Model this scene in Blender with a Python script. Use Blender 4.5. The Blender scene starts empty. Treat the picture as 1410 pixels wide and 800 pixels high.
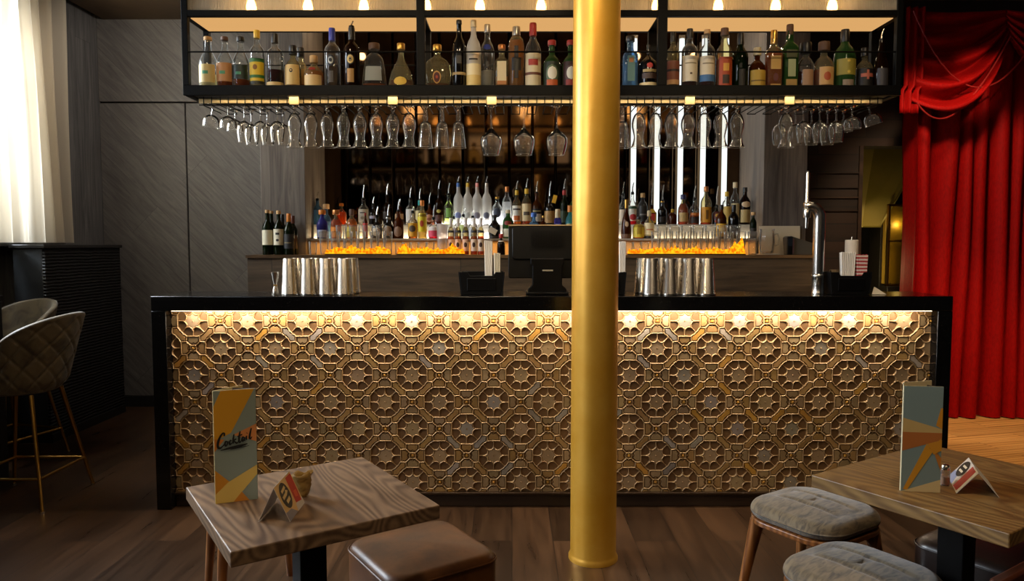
import bpy, math, random
from mathutils import Vector, Matrix
random.seed(7)
scn = bpy.context.scene
COL = scn.collection
PI = math.pi
TH = math.radians(3.6); CH = 1.37
def ray(px, py):
    u = (px-705)/1000; v = (400-py)/1000
    return u, math.cos(TH)+v*math.sin(TH), -math.sin(TH)+v*math.cos(TH)
def P(px, py, Y):
    x, y, z = ray(px, py); t = Y/y
    return Vector((x*t, Y, CH+z*t))
def T(px, py, Z):
    x, y, z = ray(px, py); t = (Z-CH)/z
    return Vector((x*t, y*t, Z))
def XW(px, py, Y): return P(px, py, Y).x
def ZW(py, Y): return P(705, py, Y).z

# ---------------------------------------------------------------- materials
def lin(h):
    h = h.lstrip('#'); c = [int(h[i:i+2], 16)/255 for i in (0, 2, 4)]
    return tuple((x/12.92 if x <= .04045 else ((x+.055)/1.055)**2.4) for x in c)+(1,)
MATS = {}
def newmat(name):
    m = bpy.data.materials.new(name); m.use_nodes = True
    nt = m.node_tree; nt.nodes.clear()
    out = nt.nodes.new('ShaderNodeOutputMaterial')
    return m, nt, out
def N(nt, typ, **kw):
    n = nt.nodes.new(typ)
    for k, v in kw.items():
        if k.startswith('i_'): n.inputs[k[2:].replace('_', ' ')].default_value = v
        else: setattr(n, k, v)
    return n
def pbr(nt, out, col=None, rough=.5, metal=0., **kw):
    b = N(nt, 'ShaderNodeBsdfPrincipled')
    if col is not None: b.inputs['Base Color'].default_value = col
    b.inputs['Roughness'].default_value = rough; b.inputs['Metallic'].default_value = metal
    for k, v in kw.items(): b.inputs[k].default_value = v
    nt.links.new(b.outputs[0], out.inputs[0]); return b
def paint(h, rough=.5, metal=0., **kw):
    key = ('p', h, rough, metal, tuple(sorted(kw.items())))
    if key not in MATS:
        m, nt, out = newmat('paint_'+h)
        b = pbr(nt, out, lin(h), rough, metal, **kw)
        co = N(nt, 'ShaderNodeTexCoord'); no = N(nt, 'ShaderNodeTexNoise', i_Scale=38., i_Detail=3.)
        nt.links.new(co.outputs['Object'], no.inputs['Vector'])
        mr = N(nt, 'ShaderNodeMapRange', i_To_Min=max(.0, rough-(.05 if metal < .5 else .012)), i_To_Max=min(1., rough+(.05 if metal < .5 else .012)))
        nt.links.new(no.outputs['Fac'], mr.inputs['Value']); nt.links.new(mr.outputs[0], b.inputs['Roughness'])
        MATS[key] = m
    return MATS[key]
def emit(h, strength, name='lamp'):
    key = ('e', h, strength)
    if key not in MATS:
        m, nt, out = newmat(name)
        e = N(nt, 'ShaderNodeEmission'); e.inputs[0].default_value = lin(h); e.inputs[1].default_value = strength
        nt.links.new(e.outputs[0], out.inputs[0]); MATS[key] = m
    return MATS[key]
def thin_glass(name, tint, edge=.28, rough=.02, body=.0, ior=1.3):
    """thin clear wall: see-through, fresnel shine, brighter at grazing angles"""
    if name in MATS: return MATS[name]
    m, nt, out = newmat(name)
    tr = N(nt, 'ShaderNodeBsdfTransparent'); tr.inputs[0].default_value = lin(tint)
    gl = N(nt, 'ShaderNodeBsdfGlossy'); gl.inputs['Roughness'].default_value = rough
    df = N(nt, 'ShaderNodeBsdfTranslucent'); df.inputs[0].default_value = lin(tint)
    d2 = N(nt, 'ShaderNodeBsdfDiffuse'); d2.inputs[0].default_value = lin(tint)
    lw = N(nt, 'ShaderNodeLayerWeight'); lw.inputs['Blend'].default_value = .35
    fr = N(nt, 'ShaderNodeFresnel'); fr.inputs['IOR'].default_value = ior
    a0 = N(nt, 'ShaderNodeMixShader', i_Fac=.5)
    nt.links.new(df.outputs[0], a0.inputs[1]); nt.links.new(d2.outputs[0], a0.inputs[2])
    pw = N(nt, 'ShaderNodeMath', operation='POWER'); pw.inputs[1].default_value = 2.2
    nt.links.new(lw.outputs['Facing'], pw.inputs[0])
    ml = N(nt, 'ShaderNodeMath', operation='MULTIPLY_ADD'); ml.inputs[1].default_value = edge; ml.inputs[2].default_value = body
    nt.links.new(pw.outputs[0], ml.inputs[0])
    m1 = N(nt, 'ShaderNodeMixShader'); nt.links.new(ml.outputs[0], m1.inputs[0])
    nt.links.new(tr.outputs[0], m1.inputs[1]); nt.links.new(a0.outputs[0], m1.inputs[2])
    m2 = N(nt, 'ShaderNodeMixShader'); nt.links.new(fr.outputs[0], m2.inputs[0])
    nt.links.new(m1.outputs[0], m2.inputs[1]); nt.links.new(gl.outputs[0], m2.inputs[2])
    nt.links.new(m2.outputs[0], out.inputs[0]); MATS[name] = m
    return m
def liquid(h, body=.35):
    key = ('l', h, body)
    if key not in MATS:
        m, nt, out = newmat('liquid_'+h)
        tr = N(nt, 'ShaderNodeBsdfTransparent'); tr.inputs[0].default_value = lin(h)
        df = N(nt, 'ShaderNodeBsdfTranslucent'); df.inputs[0].default_value = lin(h)
        d2 = N(nt, 'ShaderNodeBsdfDiffuse'); d2.inputs[0].default_value = lin(h)
        a = N(nt, 'ShaderNodeMixShader', i_Fac=.35); nt.links.new(df.outputs[0], a.inputs[1]); nt.links.new(d2.outputs[0], a.inputs[2])
        b = N(nt, 'ShaderNodeMixShader', i_Fac=body); nt.links.new(tr.outputs[0], b.inputs[1]); nt.links.new(a.outputs[0], b.inputs[2])
        nt.links.new(b.outputs[0], out.inputs[0]); MATS[key] = m
    return MATS[key]
def wood(name, dark, light, scale=(2, 30, 30), rot=(0, 0, 0), rough=.5, planks=None, bump=.15, plank_axes='XY', vary=.35, ring=True, wscale=.42, wdist=7., wdet=.7, rmix=.38, contour=None):
    """streaky wood, grain along local X of the mapped coordinates; planks=(length, width, gap)"""
    if name in MATS: return MATS[name]
    m, nt, out = newmat(name)
    b = pbr(nt, out, rough=rough)
    co = N(nt, 'ShaderNodeTexCoord')
    mp = N(nt, 'ShaderNodeMapping', vector_type='TEXTURE'); mp.inputs['Rotation'].default_value = rot
    nt.links.new(co.outputs['Object'], mp.inputs[0])
    ms = N(nt, 'ShaderNodeMapping'); ms.inputs['Scale'].default_value = scale
    nt.links.new(mp.outputs[0], ms.inputs[0])
    src = ms.outputs[0]
    br = None
    if planks:
        sw = mp.outputs[0]
        if plank_axes == 'XZ':
            sx = N(nt, 'ShaderNodeSeparateXYZ'); cx = N(nt, 'ShaderNodeCombineXYZ')
            nt.links.new(sw, sx.inputs[0]); nt.links.new(sx.outputs[0], cx.inputs[0]); nt.links.new(sx.outputs[2], cx.inputs[1]); sw = cx.outputs[0]
        br = N(nt, 'ShaderNodeTexBrick'); br.offset = .37
        br.inputs['Scale'].default_value = 1; br.inputs['Brick Width'].default_value = planks[0]; br.inputs['Row Height'].default_value = planks[1]
        br.inputs['Mortar Size'].default_value = planks[2]; br.inputs['Mortar Smooth'].default_value = .2
        br.inputs['Color1'].default_value = (0, 0, 0, 1); br.inputs['Color2'].default_value = (1, 1, 1, 1); br.inputs['Mortar'].default_value = (.5, .5, .5, 1)
        nt.links.new(sw, br.inputs['Vector'])
        off = N(nt, 'ShaderNodeVectorMath', operation='MULTIPLY_ADD'); off.inputs[1].default_value = (7, 13, 5)
        nt.links.new(br.outputs['Color'], off.inputs[0]); nt.links.new(ms.outputs[0], off.inputs[2]); src = off.outputs[0]
    n1 = N(nt, 'ShaderNodeTexNoise', i_Scale=1., i_Detail=7., i_Roughness=.62, i_Distortion=1.2)
    nt.links.new(src, n1.inputs['Vector'])
    fac = n1.outputs['Fac']
    if ring:
        wv = N(nt, 'ShaderNodeTexWave', bands_direction='Y'); wv.inputs['Scale'].default_value = wscale; wv.inputs['Distortion'].default_value = wdist; wv.inputs['Detail'].default_value = 3.
        wv.inputs['Detail Scale'].default_value = wdet
        nt.links.new(src, wv.inputs['Vector'])
        mx = N(nt, 'ShaderNodeMix', data_type='FLOAT'); mx.inputs[0].default_value = rmix; ring_out = wv.outputs['Fac']
        if contour:                        # growth rings as contour lines of a stretched noise field
            m3 = N(nt, 'ShaderNodeMapping'); m3.inputs['Scale'].default_value = contour[1]; nt.links.new(mp.outputs[0], m3.inputs[0])
            n3 = N(nt, 'ShaderNodeTexNoise', i_Scale=1., i_Detail=1.5, i_Roughness=.45); nt.links.new(m3.outputs[0], n3.inputs['Vector'])
            k3 = N(nt, 'ShaderNodeMath', operation='MULTIPLY'); k3.inputs[1].default_value = contour[0]; nt.links.new(n3.outputs['Fac'], k3.inputs[0])
            s3 = N(nt, 'ShaderNodeMath', operation='SINE'); nt.links.new(k3.outputs[0], s3.inputs[0])
            r3 = N(nt, 'ShaderNodeMapRange'); r3.inputs['From Min'].default_value = -1; nt.links.new(s3.outputs[0], r3.inputs['Value']); ring_out = r3.outputs[0]
        nt.links.new(fac, mx.inputs[2]); nt.links.new(ring_out, mx.inputs[3]); fac = mx.outputs[0]
    cr = N(nt, 'ShaderNodeValToRGB'); cr.color_ramp.elements[0].position = .3; cr.color_ramp.elements[1].position = .72
    cr.color_ramp.elements[0].color = lin(dark); cr.color_ramp.elements[1].color = lin(light)
    nt.links.new(fac, cr.inputs[0])
    colo = cr.outputs[0]
    if br:
        mr = N(nt, 'ShaderNodeMapRange', i_To_Min=1-vary, i_To_Max=1+vary*.6)
        nt.links.new(br.outputs['Color'], mr.inputs['Value'])
        sc = N(nt, 'ShaderNodeVectorMath', operation='SCALE'); nt.links.new(colo, sc.inputs[0]); nt.links.new(mr.outputs[0], sc.inputs['Scale'])
        mm = N(nt, 'ShaderNodeMix', data_type='RGBA'); mm.inputs[7].default_value = (.006, .004, .003, 1)
        nt.links.new(br.outputs['Fac'], mm.inputs[0]); nt.links.new(sc.outputs[0], mm.inputs[6]); colo = mm.outputs[2]
    nt.links.new(colo, b.inputs['Base Color'])
    bp = N(nt, 'ShaderNodeBump', i_Strength=bump, i_Distance=.004); nt.links.new(fac, bp.inputs['Height']); nt.links.new(bp.outputs[0], b.inputs['Normal'])
    rr = N(nt, 'ShaderNodeMapRange', i_To_Min=max(0.02, rough-.1), i_To_Max=min(1, rough+.12)); nt.links.new(n1.outputs['Fac'], rr.inputs['Value']); nt.links.new(rr.outputs[0], b.inputs['Roughness'])
    MATS[name] = m; return m
def speckle(name, c1, c2, scale, rough, metal=0., lo=.45, hi=.6, bump=0., **kw):
    if name in MATS: return MATS[name]
    m, nt, out = newmat(name); b = pbr(nt, out, rough=rough, metal=metal, **kw)
    co = N(nt, 'ShaderNodeTexCoord'); no = N(nt, 'ShaderNodeTexNoise', i_Scale=float(scale), i_Detail=5., i_Roughness=.6)
    nt.links.new(co.outputs['Object'], no.inputs['Vector'])
    cr = N(nt, 'ShaderNodeValToRGB'); cr.color_ramp.elements[0].position = lo; cr.color_ramp.elements[1].position = hi
    cr.color_ramp.elements[0].color = lin(c1); cr.color_ramp.elements[1].color = lin(c2)
    nt.links.new(no.outputs['Fac'], cr.inputs[0]); nt.links.new(cr.outputs[0], b.inputs['Base Color'])
    if bump:
        bp = N(nt, 'ShaderNodeBump', i_Strength=bump, i_Distance=.004); nt.links.new(no.outputs['Fac'], bp.inputs['Height']); nt.links.new(bp.outputs[0], b.inputs['Normal'])
    MATS[name] = m; return m

# ---------------------------------------------------------------- mesh builder
class M:
    def __init__(s): s.v = []; s.f = []; s.m = []; s.mats = []; s.col = None
    def mi(s, mat):
        if mat not in s.mats: s.mats.append(mat)
        return s.mats.index(mat)
    def add(s, vs, fs, mat=None):
        o = len(s.v); s.v += [tuple(v) for v in vs]; s.f += [tuple(i+o for i in f) for f in fs]
        s.m += [s.mi(mat) if mat else 0]*len(fs); return s
    def box(s, x0, x1, y0, y1, z0, z1, mat=None):
        vs = [(x0, y0, z0), (x1, y0, z0), (x1, y1, z0), (x0, y1, z0), (x0, y0, z1), (x1, y0, z1), (x1, y1, z1), (x0, y1, z1)]
        return s.add(vs, [(0, 3, 2, 1), (4, 5, 6, 7), (0, 1, 5, 4), (1, 2, 6, 5), (2, 3, 7, 6), (3, 0, 4, 7)], mat)
    def obox(s, mtx, sx, sy, sz, mat=None):
        vs = [mtx @ Vector((x*sx/2, y*sy/2, z*sz/2)) for z in (-1, 1) for x, y in ((-1, -1), (1, -1), (1, 1), (-1, 1))]
        return s.add(vs, [(0, 3, 2, 1), (4, 5, 6, 7), (0, 1, 5, 4), (1, 2, 6, 5), (2, 3, 7, 6), (3, 0, 4, 7)], mat)
    def lathe(s, prof, n=24, mat=None, c=(0, 0, 0), expo=2., ysc=1., rib=None):
        vs = []; fs = []
        for (r, z) in prof:
            for i in range(n):
                a = 2*PI*i/n; k = 1.
                if expo != 2.: k = (abs(math.cos(a))**expo+abs(math.sin(a))**expo)**(-1/expo)
                if rib: k *= 1+rib[1]*math.cos(rib[0]*a)
                vs.append((c[0]+r*k*math.cos(a), c[1]+r*k*math.sin(a)*ysc, c[2]+z))
        for j in range(len(prof)-1):
            for i in range(n):
                a, b = j*n+i, j*n+(i+1) % n
                fs.append((a, b, b+n, a+n))
        if prof[0][0] > 1e-5: fs.append(tuple(reversed(range(n))))
        if prof[-1][0] > 1e-5: fs.append(tuple(range((len(prof)-1)*n, len(prof)*n)))
        return s.add(vs, fs, mat)
    def shell(s, prof, n=24, mat=None, c=(0, 0, 0), **kw):
        k0 = len(s.f); s.lathe(prof, n, mat, c, **kw)
        e = [i for i in range(k0, len(s.f)) if len(s.f[i]) == n]
        for i in reversed(e): del s.f[i]; del s.m[i]
        return s
    def tube(s, pts, r, n=8, mat=None, cap=True):
        pts = [Vector(p) for p in pts]; L = len(pts)
        rs = r if isinstance(r, (list, tuple)) else [r]*L
        vs = []; fs = []; up = None
        for i, p in enumerate(pts):
            t = (pts[min(i+1, L-1)]-pts[max(i-1, 0)]).normalized()
            if up is None:
                up = Vector((0, 0, 1)) if abs(t.z) < .9 else Vector((1, 0, 0))
            a = (up-t*up.dot(t))
            if a.length < 1e-4: a = t.orthogonal()
            a.normalize(); b = t.cross(a); up = a
            for k in range(n):
                g = 2*PI*k/n; vs.append(p+(a*math.cos(g)+b*math.sin(g))*rs[i])
        for i in range(L-1):
            for k in range(n):
                q, w = i*n+k, i*n+(k+1) % n; fs.append((q, w, w+n, q+n))
        if cap: fs += [tuple(reversed(range(n))), tuple(range((L-1)*n, L*n))]
        return s.add(vs, fs, mat)
    def prism(s, poly, z0, z1, mat=None, mtx=None):
        n = len(poly); vs = [(x, y, z0) for x, y in poly]+[(x, y, z1) for x, y in poly]
        if mtx is not None: vs = [mtx @ Vector(v) for v in vs]
        fs = [tuple(reversed(range(n))), tuple(range(n, 2*n))]+[(i, (i+1) % n, (i+1) % n+n, i+n) for i in range(n)]
        return s.add(vs, fs, mat)
    def grid(s, rows, mat=None, closed=False, flip=False):
        h, w = len(rows), len(rows[0]); vs = [v for r in rows for v in r]; fs = []
        for j in range(h-1):
            for i in range(w if closed else w-1):
                a, b = j*w+i, j*w+(i+1) % w
                f = (a, b, b+w, a+w); fs.append(tuple(reversed(f)) if flip else f)
        return s.add(vs, fs, mat)
    def build(s, name, mat=None, parent=None, smooth=35, loc=(0, 0, 0), rot=(0, 0, 0), bevel=0, seg=2, subd=0, solid=0):
        me = bpy.data.meshes.new(name); me.from_pydata(s.v, [], s.f)
        for mm in (s.mats or [mat]): me.materials.append(mm)
        if s.mats: me.polygons.foreach_set('material_index', s.m)
        if smooth:
            me.polygons.foreach_set('use_smooth', [True]*len(s.f))
            if smooth < 180: me.set_sharp_from_angle(angle=math.radians(smooth))
        me.update()
        o = bpy.data.objects.new(name, me); COL.objects.link(o); o.location = loc; o.rotation_euler = rot
        if parent: o.parent = parent
        if solid: md = o.modifiers.new('solid', 'SOLIDIFY'); md.thickness = solid; md.offset = 0
        if bevel: md = o.modifiers.new('bevel', 'BEVEL'); md.width = bevel; md.segments = seg; md.limit_method = 'ANGLE'; md.angle_limit = .6; md.harden_normals = False
        if subd: md = o.modifiers.new('sub', 'SUBSURF'); md.levels = subd; md.render_levels = subd
        return o
USED = set()
def tag(o, label, cat, group=None):
    o['label'] = label; o['category'] = cat
    if group: o['group'] = group
    n = len(label.split())
    if n < 4 or n > 16: print('LABELLEN', n, label)
    if label in USED: print('DUPLABEL', label)
    USED.add(label); return o
def thing(name, label, cat, loc=(0, 0, 0), rz=0, group=None):
    o = bpy.data.objects.new(name, None); COL.objects.link(o); o.empty_display_size = .05
    o.location = loc; o.rotation_euler = (0, 0, rz); return tag(o, label, cat, group)
def struct(o): o['kind'] = 'structure'; return o
def dup(root, loc, rz=0, label=None, group=None, rot=None):
    r = root.copy(); COL.objects.link(r); r.location = loc; r.rotation_euler = rot if rot else (0, 0, rz)
    if label: tag(r, label, r['category'], group or r.get('group'))
    for ch in list(root.children):
        c = ch.copy(); COL.objects.link(c); c.parent = r
        for g in list(ch.children):
            d = g.copy(); COL.objects.link(d); d.parent = c
    return r
ORD = 'first second third fourth fifth sixth seventh eighth ninth tenth eleventh twelfth thirteenth fourteenth'.split()
def lamp(kind, name, loc, energy, col, rot=None, target=None, **kw):
    l = bpy.data.lights.new(name, kind); l.energy = energy; l.color = col[:3]
    for k, v in kw.items(): setattr(l, k, v)
    o = bpy.data.objects.new(name, l); COL.objects.link(o); o.location = loc
    if target is not None: o.rotation_euler = (Vector(target)-Vector(loc)).to_track_quat('-Z', 'Y').to_euler()
    elif rot: o.rotation_euler = rot
    return o

# shared materials
BLACK = paint('070606', .4, 0., **{'Specular IOR Level': .2}); MBLACK = paint('0a0909', .45, 0., **{'Specular IOR Level': .2})
CHROME = paint('e4e0d8', .2, 1.); STEEL = paint('c9c0b2', .27, 1.); BRASS = paint('b98d45', .28, 1.); GOLDCAP = paint('c79a4a', .3, .9)
CLEAR = thin_glass('clear_glass', 'f4f4f0', edge=1.15, body=.03, ior=1.42)
GLASSW = thin_glass('stemware_glass', 'fbf8f2', edge=1.5, body=.04)
CREAM = paint('e2cfa0', .6); WHITE = paint('ece6da', .5)
# ================================================================ ROOM
GREYD, GREYL = '3a3733', '7d776f'
W_DIAG = wood('wall_diagonal_boards', '4d4844', '706a63', (3, 30, 30), (0, PI/4, 0), .55, (2.4, .3, .0008), .15, 'XZ', .07, ring=False)
W_VERT = wood('wall_upright_boards', '3f3b38', '756f69', (1.6, 24, 24), (0, PI/2, 0), .55, (3.0, .2, .0008), .15, 'XZ', .08, ring=False)
W_LEFT = wood('left_wall_boards', '454341', '77736f', (1.6, 24, 24), (0, PI/2, 0), .55, (3.0, .2, .0008), .15, 'XY', .08, ring=False)
W_CHEEK = wood('cheek_boards', '4c423a', '7d7165', (1.6, 26, 26), (0, PI/2, 0), .5, None, .15, ring=False)
W_BACKBAR = wood('back_bar_boards', '362b21', '65523c', (1.6, 22, 22), (0, 0, 0), .45, (1.3, .5, .002), .15, 'XZ', .1, ring=False)
FLOORW = wood('floor_dark_boards', '2b1c11', '513823', (1.2, 14, 14), (0, 0, PI/2), .3, (1.25, .19, .0016), .06, 'XY', .45, ring=False)
LITFLOORW = wood('lit_floor_boards', 'a97b45', 'd0a062', (1.4, 18, 18), (0, 0, .25), .38, (1.2, .16, .002), .12, 'XY', .15)  # spotlit look of the floor, painted as lighter boards
PLASTER = speckle('ceiling_brown', '55412a', '5d482f', 3, .7)
DARKWALL = paint('1a1511', .7)
XL = -3.42
f = M().box(-4.2, 5.2, -2.6, 7.6, -.12, 0); struct(f.build('floor', FLOORW))
f = M().box(2.32, 5.2, 3.0, 6.2, 0, .004); struct(f.build('floor_lit_patch', LITFLOORW))  # patch of the same floor; its pool of light is in the colour
# ceiling: lower brown soffit right of X=-3.38, higher strip along the window
struct(M().box(-3.36, 5.2, -2.6, 7.6, 3.22, 3.9).build('ceiling', PLASTER))
struct(M().box(-4.2, -3.36, -2.6, 7.6, 3.75, 3.9).build('ceiling_window_bay', PLASTER))
# left wall with window opening Y 3.2..5.5, Z 1.44..3.45
wl = M()
wl.box(-3.9, XL, 2.3, 3.2, 0, 3.8); wl.box(-3.9, XL, -2.6, .2, 0, 3.8); wl.box(-3.9, XL, .2, 2.3, 0, 1.0); wl.box(-3.9, XL, .2, 2.3, 3.2, 3.8); wl.box(-3.9, XL, 5.15, 6.12, 0, 3.8); wl.box(-4.0, -3.78, 3.2, 5.15, 0, 1.36); wl.box(-3.9, XL, 3.2, 5.15, 3.45, 3.8)
struct(wl.build('wall_left', W_LEFT, smooth=0))
w1 = M()
for y in (3.23, 3.86, 4.49, 5.12): w1.box(-3.78, -3.72, y-.03, y+.03, 1.40, 3.45)
for z in (1.43, 2.4, 3.42): w1.box(-3.78, -3.72, 3.2, 5.15, z-.03, z+.03)
wo = struct(w1.build('window_1', paint('d9d6d0', .4), smooth=0))
pn = M().box(-3.752, -3.748, 3.2, 5.15, 1.40, 3.45).build('pane', thin_glass('window_glass', 'ffffff', edge=.1), wo)
struct(M().box(-3.9, -3.42, 3.2, 5.15, 1.36, 1.40).build('trim_2', paint('2c2a28', .4)))
w2_ = M()
for y in (.23, 1.25, 2.27): w2_.box(-3.78, -3.72, y-.03, y+.03, 1.0, 3.2)
for z in (1.03, 2.1, 3.17): w2_.box(-3.78, -3.72, .2, 2.3, z-.03, z+.03)
wo2 = struct(w2_.build('window_unseen', paint('d9d6d0', .4), smooth=0))  # unseen window, added for cool light on the column and left table
M().box(-3.752, -3.748, .2, 2.3, 1.0, 3.2).build('pane', thin_glass('window_glass', 'ffffff', edge=.1), wo2)
# back wall left: substrate and three boarded panels with dark joints
bk = M().box(-3.6, -1.78, 6.14, 6.3, 0, 3.9)
wb = struct(bk.build('wall_back', paint('0b0a09', .8)))
g = .006
zs = ZW(141, 6.1); xs = XW(259, 300, 6.1)
for a, b, c, d in ((-3.42, -1.78, zs+g, 3.9), (-3.42, xs-g, .09, zs-g), (xs+g, -1.78, .09, zs-g)):
    pm = M().box(a, b, 6.10, 6.14, c, d).build('panel', W_DIAG, wb, bevel=.004)
struct(M().box(-3.42, -1.78, 6.085, 6.10, 0, .09).build('baseboard_back', paint('1b1917', .5)))
# cheeks either side of the mirror niche
CY = 5.25
xl0, xl1 = XW(360, 300, CY), XW(421, 300, CY)
xr0, xr1 = XW(1050, 300, CY), XW(1110, 300, CY)
struct(M().box(xl0, xl1, CY, 6.3, 0, 3.9).build('wall_cheek_left', W_CHEEK, bevel=.004))
struct(M().box(xr0, xr1, CY, 6.3, 0, 3.9).build('wall_cheek_right', W_CHEEK, bevel=.004))
# wall behind the mirrors
struct(M().box(xl1, xr0, 5.84, 6.3, 0, 3.9).build('wall_niche', paint('120d0a', .6)))
# dark timber-block wall with an opening on the right
BRW = wood('dark_timber_blocks', '1a110b', '2f2017', (1.2, 18, 18), (0, 0, 0), .6, (.62, .14, .006), .3, 'XZ', .4)
Yb = 5.95
xo0, xo1, zo = XW(1185, 300, Yb), 3.6, ZW(201, Yb)
wr = M(); wr.box(xr1, xo0, Yb, Yb+.2, 0, 3.9); wr.box(xo0, xo1, Yb, Yb+.2, zo, 3.9); wr.box(xo1, 5.2, Yb, Yb+.2, 0, 3.9)
struct(wr.build('wall_back_right', BRW, smooth=0))
tr = M()
for py in (238, 258, 272, 290): tr.box(xr1, xo0, Yb-.012, Yb, ZW(py, Yb)-.006, ZW(py, Yb)+.006)
tr.box(xo0-.03, xo0, Yb-.02, Yb, 0, zo); 
struct(tr.build('trim_1', wood('trim_timber', '21170f', '3a2a1e', (2, 20, 20), (0, 0, 0), .5), smooth=0))
# under-stair recess beyond the opening
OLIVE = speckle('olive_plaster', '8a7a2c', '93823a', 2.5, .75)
OLIVE_LIT = speckle('olive_plaster_lit', 'b3a35a', 'b9aa62', 2.5, .75)  # lit copy of the olive plaster, the wedge's lighter shading put into colour
struct(M().box(2.4, 5.2, 7.4, 7.6, 0, 3.9).build('wall_recess', DARKWALL))
struct(M().box(2.55, 2.75, 6.15, 7.4, 0, 3.9).build('wall_recess_side', DARKWALL))
struct(M().box(-3.6, 2.55, 6.3, 6.5, 0, 3.9).build('wall_service', DARKWALL))
def poly3(pts, th, mat):
    a = [Vector(p) for p in pts]; nrm = (a[1]-a[0]).cross(a[2]-a[0]).normalized()*th
    n = len(a); return M().add(a+[p+nrm for p in a], [tuple(reversed(range(n))), tuple(range(n, 2*n))]+[(i, (i+1) % n, (i+1) % n+n, i+n) for i in range(n)], mat)
Yr = 6.7
p = [P(1170, 190, Yr), P(1202, 190, Yr), P(1184, 313, Yr), P(1170, 313, Yr)]
struct(poly3([tuple(q) for q in p], -.06, OLIVE_LIT).build('trim_stair_lit_wedge', OLIVE_LIT, smooth=0))
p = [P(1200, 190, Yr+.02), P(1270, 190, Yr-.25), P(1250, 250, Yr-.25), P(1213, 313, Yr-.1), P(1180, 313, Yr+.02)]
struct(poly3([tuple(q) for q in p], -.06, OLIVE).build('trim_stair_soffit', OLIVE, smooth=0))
# brass framed display cabinet in the recess
Yc = 6.5
x0, x1, z0, z1 = XW(1221, 300, Yc), XW(1262, 300, Yc), ZW(394, Yc), ZW(281, Yc)
dc = thing('display_cabinet', 'brass framed lit glass cabinet in the recess beside the red curtain', 'cabinet', ((x0+x1)/2, Yc, 0))
hx = (x1-x0)/2
m_ = M().box(-hx, hx, .1, .3, 0, z1+.05).box(-hx, hx, -.05, .1, 0, z0); m_.build('carcass', paint('15100b', .5), dc, bevel=.004)
m_ = M()
for a, b, c, d in ((-hx, hx, z1-.02, z1), (-hx, hx, z0, z0+.02), (-hx, -hx+.02, z0, z1), (hx-.02, hx, z0, z1), (-hx, hx, (z0+z1)/2+.03, (z0+z1)/2+.045)): m_.box(a, b, -.03, 0, c, d)
m_.build('frame', BRASS, dc, smooth=0, bevel=.002)
M().box(-hx+.02, hx-.02, .06, .098, z0+.02, z1-.02).build('back_panel', paint('9a7b2a', .5), dc, smooth=0)
M().box(-hx+.02, hx-.02, -.018, -.014, z0+.02, z1-.02).build('glass_door', thin_glass('vitrine_glass', 'f0ead0', .1), dc, smooth=0)
# closing walls out of view (their reflections are in the mirrors)
struct(M().box(5.2, 5.4, -2.6, 7.6, 0, 3.9).build('wall_right', DARKWALL, smooth=0))
struct(M().box(-4.2, 5.4, -2.8, -2.6, 0, 3.9).build('wall_front', paint('2a2019', .7), smooth=0))

# ---------------------------------------------------------------- mirrors and self-glowing white strips
xs0 = XW(446, 250, 5.8); 
MIRROR = speckle('bronze_mirror', '46372a', '574430', 1.2, .06, 1.)
edges = [446+(1020-446)*i/18 for i in range(19)]
mz0, mz1 = 1.2, 3.15
for i in range(18):
    a, b = XW(edges[i], 250, 5.8), XW(edges[i+1], 250, 5.8)
    mm = M()
    bw = .012
    # bevelled pane: flat field with sloped margins
    vs = [(a+.002, 5.815, mz0), (b-.002, 5.815, mz0), (b-.002, 5.815, mz1), (a+.002, 5.815, mz1), (a+bw, 5.805, mz0), (b-bw, 5.805, mz0), (b-bw, 5.805, mz1), (a+bw, 5.805, mz1),
          (a+.002, 5.835, mz0), (b-.002, 5.835, mz0), (b-.002, 5.835, mz1), (a+.002, 5.835, mz1)]
    mm.add(vs, [(4, 5, 6, 7), (0, 4, 7, 3), (1, 2, 6, 5), (0, 1, 5, 4), (3, 7, 6, 2), (9, 8, 11, 10), (0, 8, 9, 1), (2, 10, 11, 3), (0, 3, 11, 8), (1, 9, 10, 2)])
    o = mm.build('mirror_panel', MIRROR, smooth=0)
    lo = 'leftmost' if i == 0 else ('rightmost' if i == 17 else (ORD[i] if i < 9 else ORD[17-i])+(' from left' if i < 9 else ' from right'))
    tag(o, 'tall bronze mirror strip behind the bar bottles, %s of the row' % lo, 'mirror', 'bronze mirror strips behind the bottles')
TUBE = emit('eef4f2', 1.25, 'white_strip_glow')
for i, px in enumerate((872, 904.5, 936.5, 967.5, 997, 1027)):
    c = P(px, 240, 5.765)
    t = thing('glow_strip', 'white upright glowing strip on the mirrors right of the column, %s from left' % ORD[i], 'light', (c.x, c.y, 0), 0, 'upright glowing strips on the mirrors')
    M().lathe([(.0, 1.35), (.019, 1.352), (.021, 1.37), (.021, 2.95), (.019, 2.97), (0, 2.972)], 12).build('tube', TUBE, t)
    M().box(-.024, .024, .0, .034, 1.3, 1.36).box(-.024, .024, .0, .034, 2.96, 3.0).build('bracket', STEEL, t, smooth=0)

# ---------------------------------------------------------------- gold column
cb = T(819, 777, 0)
pr = [(.108, 0), (.108, .012), (.104, .02), (.1, .03), (.0995, 1.0), (.0985, 2.4), (.0985, 3.22)]
GOLD = speckle('gold_paint', 'c08a22', 'd0a040', 5, .38, .45, .3, .75, .04)
o = M().lathe(pr, 48).build('column', GOLD, loc=(cb.x, 3.11, 0))
tag(o, 'gold painted round column standing in front of the bar', 'column'); o['kind'] = 'thing'

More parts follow.
